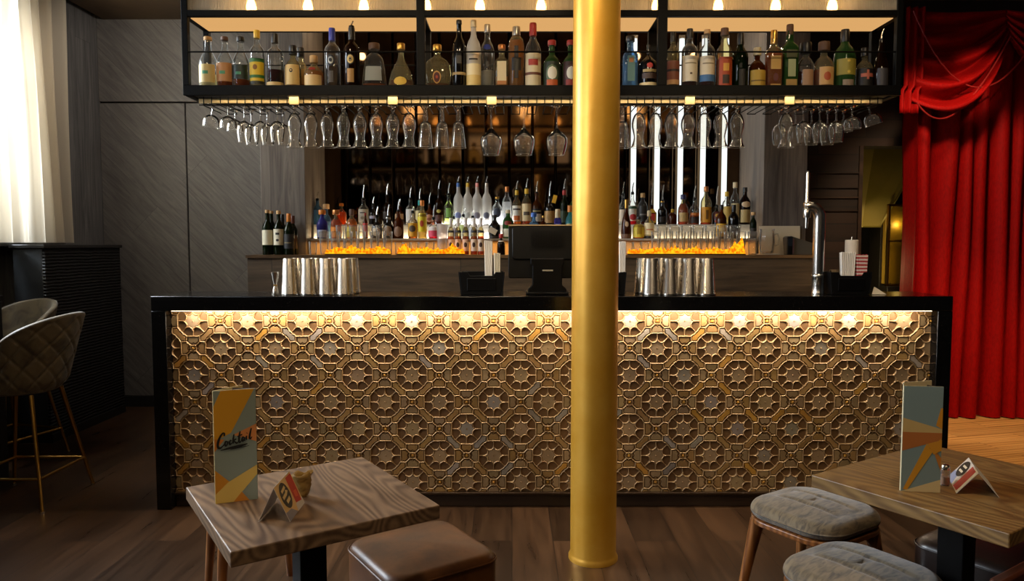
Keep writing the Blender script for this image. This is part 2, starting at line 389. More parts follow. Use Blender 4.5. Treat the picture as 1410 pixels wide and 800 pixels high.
# ---------------------------------------------------------------- dark cabinet under the window
RIB, nt, out = newmat('ribbed_black_timber')
b_ = pbr(nt, out, lin('100e0d'), .42)
co = N(nt, 'ShaderNodeTexCoord'); wv = N(nt, 'ShaderNodeTexWave', bands_direction='Z'); wv.inputs['Scale'].default_value = 14.; wv.inputs['Distortion'].default_value = 2.2; wv.inputs['Detail'].default_value = 2.; wv.inputs['Detail Scale'].default_value = .6
nt.links.new(co.outputs['Object'], wv.inputs['Vector']); bp = N(nt, 'ShaderNodeBump', i_Strength=.8, i_Distance=.012); nt.links.new(wv.outputs['Fac'], bp.inputs['Height']); nt.links.new(bp.outputs[0], b_.inputs['Normal'])
cab = thing('sideboard', 'tall black ribbed cabinet under the curtained window', 'cabinet', (-3.3, 5.4, 0))
M().box(-.1, .1, -.45, .5, .06, 1.345).build('carcass', paint('34373a', .5), cab, bevel=.004)
M().box(.101, .118, -.45, .5, .06, 1.345).build('ribbed_panel', RIB, cab, smooth=0)
M().box(-.115, .13, -.47, .52, 1.346, 1.372).build('top', paint('2a2725', .35), cab, bevel=.004)
M().box(-.1, .125, -.45, .5, 0, .06).build('plinth', paint('191512', .5), cab, smooth=0)

# ---------------------------------------------------------------- sheer window curtain
NETM, nt, out = newmat('sheer_linen')
co = N(nt, 'ShaderNodeTexCoord')
tr_ = N(nt, 'ShaderNodeBsdfTransparent'); tl = N(nt, 'ShaderNodeBsdfTranslucent'); tl.inputs[0].default_value = lin('eee2cc'); df = N(nt, 'ShaderNodeBsdfDiffuse'); df.inputs[0].default_value = lin('eee2cc')
a_ = N(nt, 'ShaderNodeMixShader', i_Fac=.35); nt.links.new(tl.outputs[0], a_.inputs[1]); nt.links.new(df.outputs[0], a_.inputs[2])
mx = N(nt, 'ShaderNodeMixShader', i_Fac=.82); nt.links.new(tr_.outputs[0], mx.inputs[1]); nt.links.new(a_.outputs[0], mx.inputs[2]); nt.links.new(mx.outputs[0], out.inputs[0])
rows = []
for j in range(14):
    z = 1.385+(3.5-1.385)*j/13; row = []
    for i in range(240):
        y = 4.0+(5.5-4.0)*i/239; k = j/13
        x = -3.34+.045*math.sin(y*46+.8*math.sin(y*7)+k*.8)+.014*math.sin(y*101+1+k*2)+.015*math.sin(k*3+y*9)
        yy = y+.03*math.sin(k*4+y*11)*(.4+.6*k)-.05*k*(i/239)
        row.append((x, yy, z))
    rows.append(row)
o = M().grid(rows).build('sheer_curtain', NETM, smooth=180); tag(o, 'pale sheer linen curtain hanging in front of the left window', 'curtain')

# ================================================================ RED STAGE CURTAIN
VEL, nt, out = newmat('red_velvet')
b_ = pbr(nt, out, lin('8a0402'), .7); b_.inputs['Specular IOR Level'].default_value = .12; b_.inputs['Sheen Weight'].default_value = .12; b_.inputs['Sheen Tint'].default_value = lin('ff1808'); b_.inputs['Sheen Roughness'].default_value = .35
co = N(nt, 'ShaderNodeTexCoord'); mpv = N(nt, 'ShaderNodeMapping'); mpv.inputs['Scale'].default_value = (3, 3, 1); nt.links.new(co.outputs['Object'], mpv.inputs[0]); no = N(nt, 'ShaderNodeTexNoise', i_Scale=30., i_Detail=4.); nt.links.new(mpv.outputs[0], no.inputs['Vector'])
cr = N(nt, 'ShaderNodeValToRGB'); cr.color_ramp.elements[0].color = lin('840302'); cr.color_ramp.elements[1].color = lin('990403'); cr.color_ramp.elements[0].position = .35; cr.color_ramp.elements[1].position = .65
nt.links.new(no.outputs['Fac'], cr.inputs[0]); nt.links.new(cr.outputs[0], b_.inputs['Base Color'])
bp = N(nt, 'ShaderNodeBump', i_Strength=.25, i_Distance=.006); nt.links.new(no.outputs['Fac'], bp.inputs['Height']); nt.links.new(bp.outputs[0], b_.inputs['Normal'])
rows = []; nx = 300
for j in range(26):
    k = j/25; z = .012+3.0*k; row = []
    for i in range(nx):
        s = i/(nx-1); x = 3.1+1.55*s
        ph = s*1.55/.135*2*PI*.5
        w = ph*1.0+.55*math.sin(s*23)+.25*math.sin(s*9+k*1.5)
        fold = (abs(math.cos(w))**.7-.5)
        y = 5.78-.155*fold*2+.012*math.sin(k*7+s*30)
        row.append((x+.02*math.sin(2*w)+.012*math.sin(k*5+s*17), y, z))
    rows.append(row)
ct = thing('stage_curtain', 'floor-length red velvet stage curtain in deep folds', 'curtain', (0, 0, 0))
M().grid(rows).build('drape', VEL, ct, smooth=180)
# swag valance
val = thing('swag_valance', 'draped red velvet swag valance above the stage curtain', 'curtain', (0, 0, 0))
Yv = 5.55
def swag(pl_top, pl_bot, pr_top, pr_bot, sagt, sagb, nf, mir=False):
    rows = []
    for j in range(64):
        t = j/63
        A = pl_top.lerp(pl_bot, t); B = pr_top.lerp(pr_bot, t**.8); sag = sagt+(sagb-sagt)*t
        row = []
        for i in range(48):
            s = i/47; s2 = s
            p = A.lerp(B, s2)
            hang = 4*s2*(1-s2)
            if mir: skew = (1-s2)**1.7*s2*3.2
            else: skew = s2**.0*(1-s2)**.9*s2*3.2*.95
            p = Vector((p.x, p.y, p.z-sag*(.35*hang+.65*skew)))
            fo = math.sin(t*nf*2*PI+s2*1.3)
            p.y -= .075*(.25+hang*.9)*fo*(.5+.5*t)+.10*hang*t
            row.append(tuple(p))
        rows.append(row)
    return M().grid(rows)
pl0, pl1, pr0, pr1 = P(1252, 14, Yv), P(1250, 138, Yv), P(1385, 14, Yv), P(1388, 52, Yv)
swag(pl0, pl1, pr0, pr1, .03, .34, 4.3).build('swag', VEL, val, smooth=180, solid=.006)
swag(P(1386, 14, Yv), P(1386, 46, Yv), P(1530, 14, Yv), P(1530, 130, Yv), .03, .36, 4.3, True).build('swag', VEL, val, smooth=180, solid=.006)
rows = []
for j in range(20):
    k = j/19; z = ZW(157, Yv)+(ZW(12, Yv)-ZW(157, Yv))*k
    rows.append([(XW(1238 if k < .25 else 1243, 80, Yv)+.14*i/39, Yv-.03-.022*math.sin(i/39*PI*5), z) for i in range(40)])
M().grid(rows).build('tail', VEL, val, smooth=180, solid=.006)
M().box(3.05, 4.9, Yv+.1, Yv+.22, ZW(16, Yv), 3.22).build('pelmet', paint('1c0d08', .6), val, smooth=0)
CORD = paint('8c1512', .5)
for (a, b, c) in ((P(1258, 15, Yv-.13), P(1425, 55, Yv-.13), .55), (P(1262, 140, Yv-.13), P(1392, 50, Yv-.13), .28)):
    pts = []
    for i in range(33):
        s = i/32; p = a.lerp(b, s); p.z -= c*4*s*(1-s)*(.8 if c > .4 else (1.3-.6*s)); pts.append(p)
    M().tube(pts, .006, 6).build('cord', CORD, val)

# ================================================================ BAR COUNTER
bar = thing('bar_counter', 'long bar counter with a bronze relief front and black granite top', 'bar', (.21, 3.86, 0))
ox, oy = .21, 3.86
GRAN = speckle('black_granite', '0b0a0a', '3a332c', 170, .16, 0., .62, .74)
BX0, BX1 = -1.837, 2.243; TZ = 1.109; BF = 3.68
M().box(BX0-ox, BX1-ox, BF-oy, 4.07-oy, 1.034, TZ).build('countertop', GRAN, bar, bevel=.004)
lw = .075
M().box(BX0-ox, BX0+lw-ox, BF-oy, 4.06-oy, 0, 1.0335).build('end_panel', GRAN, bar, bevel=.003)
M().box(BX1-lw-ox, BX1-ox, BF-oy, 4.06-oy, 0, 1.0335).build('end_panel', GRAN, bar, bevel=.003)
PY = 3.745
pz0 = ZW(677, PY)
M().box(BX0+lw-ox, BX1-lw-ox, PY-.012-oy, PY+.06-oy, 0, pz0-.008).build('plinth', paint('2a1d14', .35), bar, bevel=.003)
M().box(BX0+lw-ox, BX1-lw-ox, PY-.03-oy, PY+.06-oy, pz0-.008, pz0+.004).build('ledge', paint('3a2a1c', .3, .5), bar, bevel=.002)
# work counter on the bartender's side
M().box(BX0+lw-ox, BX1-lw-ox, 4.07-oy, 4.5-oy, .86, .9).build('work_top', STEEL, bar, smooth=0)
# relief panel ------------------------------------------------
BRZ, nt, out = newmat('relief_bronze')
b_ = pbr(nt, out, rough=.4, metal=.25)
at = N(nt, 'ShaderNodeVertexColor'); at.layer_name = 'patina'
co = N(nt, 'ShaderNodeTexCoord'); no = N(nt, 'ShaderNodeTexNoise', i_Scale=9., i_Detail=5.); nt.links.new(co.outputs['Object'], no.inputs['Vector'])
mr = N(nt, 'ShaderNodeMapRange', i_To_Min=.72, i_To_Max=1.25); nt.links.new(no.outputs['Fac'], mr.inputs['Value'])
sc = N(nt, 'ShaderNodeVectorMath', operation='SCALE'); nt.links.new(at.outputs['Color'], sc.inputs[0]); nt.links.new(mr.outputs[0], sc.inputs['Scale']); nt.links.new(sc.outputs[0], b_.inputs['Base Color'])
n2 = N(nt, 'ShaderNodeTexNoise', i_Scale=120., i_Detail=3.); nt.links.new(co.outputs['Object'], n2.inputs['Vector']); bp = N(nt, 'ShaderNodeBump', i_Strength=.12, i_Distance=.002); nt.links.new(n2.outputs['Fac'], bp.inputs['Height']); nt.links.new(bp.outputs[0], b_.inputs['Normal'])
A0 = P(642, 442, PY); A1 = P(642+75.2*6, 442, PY); ca = (A1.x-A0.x)/12
X0, X1, Z0, Z1 = BX0+lw, BX1-lw, pz0+.004, 1.0335
RV, RF, RC = [], [], []
def radd(vs, fs, col):
    o = len(RV); RV.extend(vs); RF.extend(tuple(i+o for i in f) for f in fs); RC.extend([col]*len(fs))
def clampv(p): return (min(max(p[0], X0), X1), p[1], min(max(p[2], Z0), Z1))
def plate(poly, cx, cz, h, col, hin=.004):
    n = len(poly)
    c0 = (sum(q[0] for q in poly)/n, sum(q[1] for q in poly)/n)
    b0 = [clampv((cx+x*ca, PY-.0005, cz+y*ca)) for x, y in poly]
    t0 = []
    for x, y in poly:
        dx, dy = c0[0]-x, c0[1]-y; L = math.hypot(dx, dy) or 1
        t0.append(clampv((cx+(x+dx/L*hin/ca)*ca, PY-h, cz+(y+dy/L*hin/ca)*ca)))
    if max(v[0] for v in t0)-min(v[0] for v in t0) < .004 or max(v[2] for v in t0)-min(v[2] for v in t0) < .004: return
    radd(b0+t0, [tuple(range(n, 2*n))]+[(i, (i+1) % n, (i+1) % n+n, i+n) for i in range(n)], col)
def ridge(pl, cx, cz, col, w=.0036, h=.0100, base=0.):
    q = [(cx+x*ca, cz+y*ca) for x, y in pl]
    if all(not (X0 < a < X1 and Z0 < b < Z1) for a, b in q): return
    L = len(q); vs = []; fs = []
    prof = ((-1.15, 0.), (-.8, .72), (0, 1.), (.8, .72), (1.15, 0.))
    for i in range(L):
        a, b = q[max(i-1, 0)], q[min(i+1, L-1)]
        tx, tz = b[0]-a[0], b[1]-a[1]; l = math.hypot(tx, tz) or 1; nx_, nz_ = -tz/l, tx/l
        k = 1.
        if 0 < i < L-1:
            ax, az = q[i][0]-a[0], q[i][1]-a[1]; bx_, bz_ = b[0]-q[i][0], b[1]-q[i][1]
            la, lb = math.hypot(ax, az) or 1, math.hypot(bx_, bz_) or 1
            cs = (ax*bx_+az*bz_)/(la*lb); k = 1/max(.6, math.sqrt(max(0, (1+cs)/2)))
        for u, v in prof: vs.append(clampv((q[i][0]+nx_*w*u*k, PY-h*v-(0 if v else -.001), q[i][1]+nz_*w*u*k)))
    for i in range(L-1):
        for k in range(4): fs.append((i*5+k, i*5+k+1, i*5+k+6, i*5+k+5))
    fs.append((0, 1, 2, 3, 4)); o = (L-1)*5; fs.append((o+4, o+3, o+2, o+1, o))
    radd(vs, fs, col)
def rot4(pl, k):
    c, s = ((1, 0), (0, 1), (-1, 0), (0, -1))[k]; return [(x*c-y*s, x*s+y*c) for x, y in pl]
def jit(c, a): 
    k = 1+random.uniform(-a, a); return (c[0]*k, c[1]*k*(1+random.uniform(-.03, .03)), c[2]*k*(1+random.uniform(-.08, .08)), 1)
C_BASE = lin('76583a'); C_RIDGE = lin('9c7d55'); C_STAR = lin('a88d6a'); C_ARM = lin('a28762'); C_MAN = lin('a37f4e'); C_GOLD = lin('bf8c40'); C_SILV = lin('a09384')
radd([(X0, PY, Z0), (X1, PY, Z0), (X1, PY, Z1), (X0, PY, Z1)], [(0, 1, 2, 3)], C_BASE)
PA = []
for k in range(8):
    th = math.radians(22.5+45*k); cxp, czp = .398*math.cos(th), .398*math.sin(th)
    rad = .153; arc = []
    for i in range(11):
        g_ = th+PI-PI*.4+PI*.8*i/10
        arc.append((cxp+rad*math.cos(g_), czp+rad*math.sin(g_)))
    e0 = (cxp+.07*math.cos(th)+rad*math.cos(th-PI/2)*.98, czp+.07*math.sin(th)+rad*math.sin(th-PI/2)*.98)
    PA.append(arc)
OCT = [(.56, -.23), (.56, .23), (.50, .30), (.475, .36), (.43, .385), (.41, .41), (.385, .43), (.36, .475), (.30, .50), (.23, .56)]
STAR = []
for k in range(8):
    th = math.radians(45*k); STAR.append((.345*math.cos(th), .345*math.sin(th)))
    th = math.radians(45*k+22.5); 
    for dth in (-13, -7, 0, 7, 13):
        t2 = th+math.radians(dth); rr = {0: .232, 7: .239, 13: .262}[abs(dth)]
        STAR.append((rr*math.cos(t2), rr*math.sin(t2)))
ARM = [(.59, -.2), (.73, -.2), (.83, -.1), (.80, 0), (.83, .1), (.73, .2), (.59, .2)]
MAN = [(.27, .585), (.33, .525), (.385, .50), (.42, .45), (.45, .42), (.50, .385), (.525, .33), (.585, .27), (.73, .27), (.73, .415), (.67, .475), (.615, .50), (.58, .55), (.55, .58), (.50, .615), (.475, .67), (.415, .73), (.27, .73)]
seen = set()
ni = int((X1-A0.x)/ca)+2; nm = int((A0.x-X0)/ca)+2
for j in range(-8, 3):
    for i in range(-nm, ni):
        cx, cz = A0.x+i*ca, A0.z+j*ca
        if cx < X0-ca*1.2 or cx > X1+ca*1.2 or cz < Z0-ca*1.2 or cz > Z1+ca*1.2: continue
        if (i+j) % 2:                                    # knot
            if not (X0-.02 < cx < X1+.02 and Z0-.02 < cz < Z1+.02): continue
            ridge([(.105, -.105), (.105, .105), (-.105, .105), (-.105, -.105), (.105, -.105)], cx, cz, jit(C_RIDGE, .15), .0034, .0095)
            plate([(.06, -.06), (.06, .06), (-.06, .06), (-.06, -.06)], cx, cz, .011, jit(C_GOLD, .2), .006)
            for k in range(4): ridge(rot4([(.115, .115), (.25, .25)], k), cx, cz, C_RIDGE)
            for k in range(4): plate(rot4([(.13, 0), (.18, .045), (.18, -.045)], k), cx, cz, .006, jit(C_RIDGE, .2), .002)
            continue
        plate(STAR, cx, cz, .0055, jit(random.choice((C_STAR, C_STAR, C_SILV)), .12))
        M_ = [(.045*math.cos(PI*q/4), .045*math.sin(PI*q/4)) for q in range(8)]
        plate(M_, cx, cz, .010, jit(C_RIDGE, .2), .0035)
        for k in range(8):
            ridge(PA[k], cx, cz, jit(C_RIDGE, .12))
        for k in range(4):
            ridge(rot4(OCT[0:2], k), cx, cz, C_RIDGE); ridge(rot4(OCT[1:], k), cx, cz, jit(C_RIDGE, .12), .0030, .0090)
            ridge(rot4([(.56, 0), (.37, 0)], k), cx, cz, C_RIDGE, .003, .0068)
            ridge(rot4([(.395, .395), (.262, .262)], k), cx, cz, C_RIDGE, .0026, .006)
            ridge(rot4([(.56, .23), (.75, .25)], k), cx, cz, C_RIDGE); ridge(rot4([(.23, .56), (.25, .75)], k), cx, cz, C_RIDGE)
            plate(rot4(ARM, k), cx, cz, .0065, jit(random.choice((C_ARM, C_ARM, C_MAN)), .16))
        for k in (0, 1, 2, 3):
            key = (round(2*(i+(1, -1, -1, 1)[k]*.5)), round(2*(j+(1, 1, -1, -1)[k]*.5)))
            if key in seen: continue
            seen.add(key)
            plate(rot4(MAN, k), cx, cz, .0075, jit(random.choice((C_MAN, C_MAN, C_GOLD, C_SILV, C_MAN)), .18), .005)
me = bpy.data.meshes.new('relief_panel'); me.from_pydata([(x-ox, y-oy, z) for x, y, z in RV], [], RF)
ca_ = me.color_attributes.new('patina', 'FLOAT_COLOR', 'CORNER')
buf = []
for pl, c in zip(me.polygons, RC): buf.extend(list(c)*pl.loop_total)
ca_.data.foreach_set('color', buf)
me.polygons.foreach_set('use_smooth', [True]*len(RF)); me.set_sharp_from_angle(angle=math.radians(50)); me.materials.append(BRZ)
bm_o = bpy.data.objects.new('relief_panel', me); COL.objects.link(bm_o); bm_o.parent = bar
print('relief', len(RV), len(RF))
M().box(X0+.02-ox, X1-.02-ox, BF+.022-oy, BF+.034-oy, 1.0305, 1.0335).build('light_strip', emit('ffe6c4', 9., 'led_strip'), bar, smooth=0)
for k in range(4):
    xa = X0+.1+(X1-X0-.2)*(k+.5)/4
    lamp('AREA', 'strip_light', (xa, BF+.024, 1.0295), 5.5, (1, .86, .68), rot=(math.radians(12), 0, 0), shape='RECTANGLE', size=(X1-X0-.2)/4, size_y=.03)
# ================================================================ OVERHEAD SHELF
SY0, SY1 = 3.85, 4.15
sx0, sx1 = XW(250, 60, SY0), XW(1243, 60, SY0)
zb0, zb1 = ZW(131, SY0), ZW(117, SY0)
zt0, zt1 = ZW(22, SY0), ZW(13.5, SY0)
ZTOP = 3.22
sh = thing('hanging_shelf', 'black steel framed shelf hanging over the bar with ribbed glass and lamps', 'shelf', ((sx0+sx1)/2, 4.0, zb0))
SOX, SOY, SOZ = (sx0+sx1)/2, 4.0, zb0
def L_(m): 
    m.v = [(x-SOX, y-SOY, z-SOZ) for x, y, z in m.v]; return m
STL = paint('080706', .5, 0., **{'Specular IOR Level': .12})
p1a, p1b = XW(573.5, 60, SY0), XW(585, 60, SY0); p2a, p2b = XW(906, 60, SY0), XW(919, 60, SY0)
m = M()
fb = .032
for y0 in (SY0, SY1-fb):
    for a, b in ((sx0, sx0+fb), (p1a, p1b), (p2a, p2b), (sx1-fb, sx1)): m.box(a, b, y0, y0+fb, zb1, ZTOP)
    m.box(sx0, sx1, y0+.0005, y0+fb-.0005, zt0, zt1)
for a, b in ((sx0, sx0+fb), (p1a, p1b), (p2a, p2b), (sx1-fb, sx1)): m.box(a+.001, b-.001, SY0+fb, SY1-fb, zt0, zt1)
m.box(sx0, sx1, SY0, SY0+.02, zb0, zb1).box(sx0, sx1, SY1-fb, SY1, zb0, zb1).box(sx0, sx0+fb, SY0+fb, SY1-fb, zb0, zb1).box(sx1-fb, sx1, SY0+fb, SY1-fb, zb0, zb1)
L_(m).build('frame', STL, sh, smooth=0, bevel=.002)
ZS = zb1-.014        # shelf surface
L_(M().box(sx0+fb, sx1-fb, SY0+.0205, SY1-fb, zb0+.008, ZS)).build('shelf_board', paint('14110f', .45), sh, smooth=0)
zr = ZW(71, SY0)
for y0, nm_ in ((SY0+.006, 'front'), (SY1-.01, 'back')):
    L_(M().tube([(sx0+.01, y0, zr), (sx1-.01, y0, zr)], .0042, 8)).build('guard_rail', STL, sh)
PANEL = emit('edb571', .85, 'shelf_lamp_diffuser')
bays = ((sx0+fb, p1a), (p1b, p2a), (p2b, sx1-fb))
for a, b in bays:
    L_(M().box(a+.004, b-.004, SY0+fb+.004, SY1-fb-.004, zt0-.002, zt0+.012)).build('light_panel', PANEL, sh, smooth=0)
lamp('AREA', 'rack_fill_light', (SOX, SY0+.012, zb0-.003), 2.2, (1, .78, .48), rot=(math.radians(38), 0, 0), shape='RECTANGLE', size=sx1-sx0-.3, size_y=.012)  # warm strip added under the shelf to brighten batten and hanging glasses
RG = thin_glass('ribbed_glass', 'd8d2c4', edge=.5, rough=.12, body=.5)
for a, b in bays:
    n = int((b-a)/.0085); vs0 = []; r0, r1 = [], []
    for i in range(n*4+1):
        x = a+(b-a)*i/(n*4); y = SY0+.012-.0032*abs(math.cos(PI*(i/4)))
        r0.append((x, y, zt1)); r1.append((x, y, 2.98))
    L_(M().grid([r0, r1])).build('ribbed_glass', RG, sh, smooth=180)
    r0 = [(x, SY1-.012, z) for x, y, z in r0]; r1 = [(x, SY1-.012, z) for x, y, z in r1]
    L_(M().grid([r0, r1])).build('ribbed_glass', RG, sh, smooth=180)
BULB = emit('ffc06a', 26., 'filament_bulb_glow')
for px in (346, 424, 501, 587, 661, 745, 828, 904, 989, 1068, 1146):
    c = P(px, 9, 3.97)
    L_(M().lathe([(0, -.045), (.014, -.042), (.024, -.025), (.027, -.005), (.022, .018), (.013, .04), (.013, .05)], 14, c=tuple(c))).build('bulb', BULB, sh)
    L_(M().lathe([(.014, .05), (.016, .055), (.016, .09), (.006, .095), (.004, .14)], 10, c=tuple(c))).build('lamp_holder', BRASS, sh)
    lamp('POINT', 'bulb_light', (c.x, c.y, c.z-.0), 1.7, (1, .62, .28), shadow_soft_size=.03)

# ================================================================ GLASS RACK
RZ0 = zb0-.044; RY0, RY1 = 3.90, 4.13
rk = thing('glass_rack', 'black wire stemware rack hanging under the overhead shelf', 'rack', (SOX, 4.0, zb0))
wires = []
m = M()
rx0, rx1 = XW(277, 140, RY0), XW(1212, 140, RY0)
CHN = [XW(405+22.6*k, 150, 3.955) for k in range(-5, 36)]
WX = [c+s for c in CHN for s in (-.021, .021)]
for x in WX:
    m.tube([(x, RY0, zb0+.001), (x, RY0, RZ0+.004), (x, RY0+.004, RZ0), (x, RY1-.01, RZ0), (x, RY1, RZ0-.004)], .0028, 6)
for i in range(1, len(WX)-1, 2):
    if i+1 < len(WX): m.tube([(WX[i], RY1, RZ0-.004), (WX[i+1], RY1, RZ0-.004)], .0028, 6)
for z in (zb0-.006, RZ0+.002): m.tube([(rx0-.01, RY0-.002, z), (rx1+.01, RY0-.002, z)], .0028, 6)
L_(m).build('wire_grid', STL, rk)
BAT = paint('e8c98c', .55)
L_(M().box(rx0-.02, rx1+.02, RY0+.018, RY0+.03, zb0-.0275, zb0-.001)).build('batten', BAT, rk, smooth=0)
for px in (405, 541, 677, 813, 950, 1087):
    x = XW(px, 135, RY0-.012)
    L_(M().box(x-.025, x+.025, RY0-.018, RY0-.008, zb0-.042, zb0-.0005)).build('tab', BAT, rk, smooth=0, bevel=.002)

# ---------------------------------------------------------------- stemware; origin at the foot, hanging downwards
def down(prof): return [(r, -z) for r, z in prof]
def glass_mesh(name, solid, bowl, label, cat='glass', grp=None, foot=(.032, .004)):
    t = thing(name, label, cat, (0, 0, 0), 0, grp)
    M().lathe(down([(0, 0), (foot[0], .0005), (foot[0], .003), (foot[0]*.5, .006), (.008, .012)]+solid), 24, GLASSW).build('stem', GLASSW, t, smooth=60)
    M().shell(down(bowl), 28).build('bowl', GLASSW, t, smooth=60)
    rb = bowl[-1]; M().tube([(rb[0]*math.cos(2*PI*i/28), rb[0]*math.sin(2*PI*i/28), -rb[1]) for i in range(29)], .0011, 6, cap=False).build('rim', GLASSW, t)
    return t
HZ = RZ0+.0096
def hx(px, y=3.955): return min(CHN, key=lambda c: abs(c-XW(px, 150, 3.955)))
CURVY = dict(solid=[(.006, .016), (.012, .022), (.012, .027), (.006, .033), (.009, .04)],
             bowl=[(.002, .036), (.014, .04), (.025, .052), (.034, .075), (.037, .095), (.036, .115), (.03, .14), (.0255, .16), (.0255, .175), (.03, .195), (.038, .215), (.042, .222)])
GR_C = 'curvy hanging glasses'
cur = [405, 431, 453, 474.5, 497, 519, 541.5, 566]
cur2 = [882, 904, 926, 950, 974, 996, 1018]
first = None
def curvy(px, label):
    global first
    loc = (hx(px), 3.955, HZ)
    if first is None:
        first = glass_mesh('hanging_waisted_glass', CURVY['solid'], CURVY['bowl'], label, 'glass', GR_C); first.location = loc; return first
    return dup(first, loc, 0, label)
for i, px in enumerate(cur): curvy(px, 'waisted hanging glass under the shelf left of the column, %s curvy one from left' % ORD[i])
for i, px in enumerate(cur2): curvy(px, 'waisted hanging glass under the shelf right of the column, %s curvy one from left' % ORD[i])
curvy(1087, 'lone waisted hanging glass beside the crowd of wine glasses at the far right')
# thick stemmed coffee glasses
tp = None
for i, px in enumerate((591, 612.5, 634)):
    lb = 'tapered hanging glass with knobbed stem, %s of three beside the big wine glasses' % ('left', 'middle', 'right')[i]
    loc = (hx(px), 3.955, HZ)
    if tp is None:
        tp = glass_mesh('hanging_tapered_glass', [(.008, .02), (.013, .03), (.010, .045), (.014, .06), (.011, .08), (.016, .09)], [(.004, .082), (.02, .088), (.027, .1), (.032, .14), (.038, .19), (.0415, .224)], lb, 'glass', 'thick stemmed hanging glasses'); tp.location = loc
    else: dup(tp, loc, 0, lb)
dup(tp, (hx(862), 3.955, HZ), 0, 'tapered hanging glass half hidden by the right edge of the column')
# big tulip wine glasses
tu = None
for i, px in enumerate((678, 723.5, 768)):
    lb = 'large angular wine glass hanging by itself, %s of the three beside the column' % ('left', 'middle', 'right')[i]
    loc = (hx(px), 3.955, HZ)
    if tu is None:
        tu = glass_mesh('hanging_wine_glass', [(.0045, .03), (.0036, .06), (.0045, .11), (.008, .122)], [(.002, .12), (.012, .124), (.032, .147), (.052, .166), (.0575, .178), (.058, .2), (.053, .225), (.042, .262)], lb, 'glass', 'large hanging wine glasses', (.037, .004)); tu.location = loc
    else: dup(tu, loc, 0, lb)
# crowd of small wine glasses and coupes at both ends
WG = dict(solid=[(.0042, .03), (.0034, .05), (.0042, .075), (.008, .084)], bowl=[(.002, .082), (.016, .086), (.03, .098), (.0385, .12), (.039, .14), (.035, .17), (.0305, .195)])
wg = None
def small(px, y, label, tilt=0., dz=0.):
    global wg
    loc = (hx(px), y, HZ+dz)
    if wg is None:
        wg = glass_mesh('hanging_small_wine_glass', WG['solid'], WG['bowl'], label, 'glass', 'small hanging wine glasses'); wg.location = loc; wg.rotation_euler = (0, tilt, 0); return
    dup(wg, loc, 0, label, None, (0, tilt, 0))
for i, px in enumerate((337, 360, 382.5)): small(px, 3.95, 'small hanging wine glass in the front row, left end of rack, %s from left' % ORD[i], .03)
for i, px in enumerate((337, 360, 382.5)): small(px, 4.05, 'small hanging wine glass in the back row, left end of rack, %s from left' % ORD[i])
for i, px in enumerate((1106, 1128, 1151)): small(px, 3.95, 'small hanging wine glass in the front row, right end of rack, %s from left' % ORD[i], -.03)
for i, px in enumerate((1083, 1106, 1128, 1151)): small(px, 4.05, 'small hanging wine glass in the back row, right end of rack, %s from left' % ORD[i])
cp = None
def coupe(px, y, tilt, label, dz=0):
    global cp
    loc = (hx(px), y, HZ+dz)
    if cp is None:
        cp = glass_mesh('hanging_coupe_glass', [(.0042, .02), (.0034, .035), (.0042, .05), (.007, .058)], [(.002, .056), (.018, .059), (.034, .07), (.042, .086), (.044, .1), (.043, .122)], label, 'glass', 'hanging coupe glasses'); cp.location = loc; cp.rotation_euler = (0, tilt, 0); return
    dup(cp, loc, 0, label, None, (0, tilt, 0))
coupe(292, 3.97, .13, 'outermost coupe glass tilting outward at the left tip of the rack', .010)
coupe(314.6, 3.955, .04, 'coupe glass second from the left tip of the rack')
coupe(314.6, 4.055, .05, 'coupe glass behind the two outermost ones at the left rack tip')
coupe(1174, 3.955, -.04, 'front coupe glass next to the outermost tilted one at the right rack tip')
coupe(1174, 4.055, -.05, 'rear coupe glass hanging behind its neighbours at the right rack tip')
coupe(1196.5, 3.97, -.32, 'outermost coupe glass tilting sharply outward at the right tip of the rack', .017)

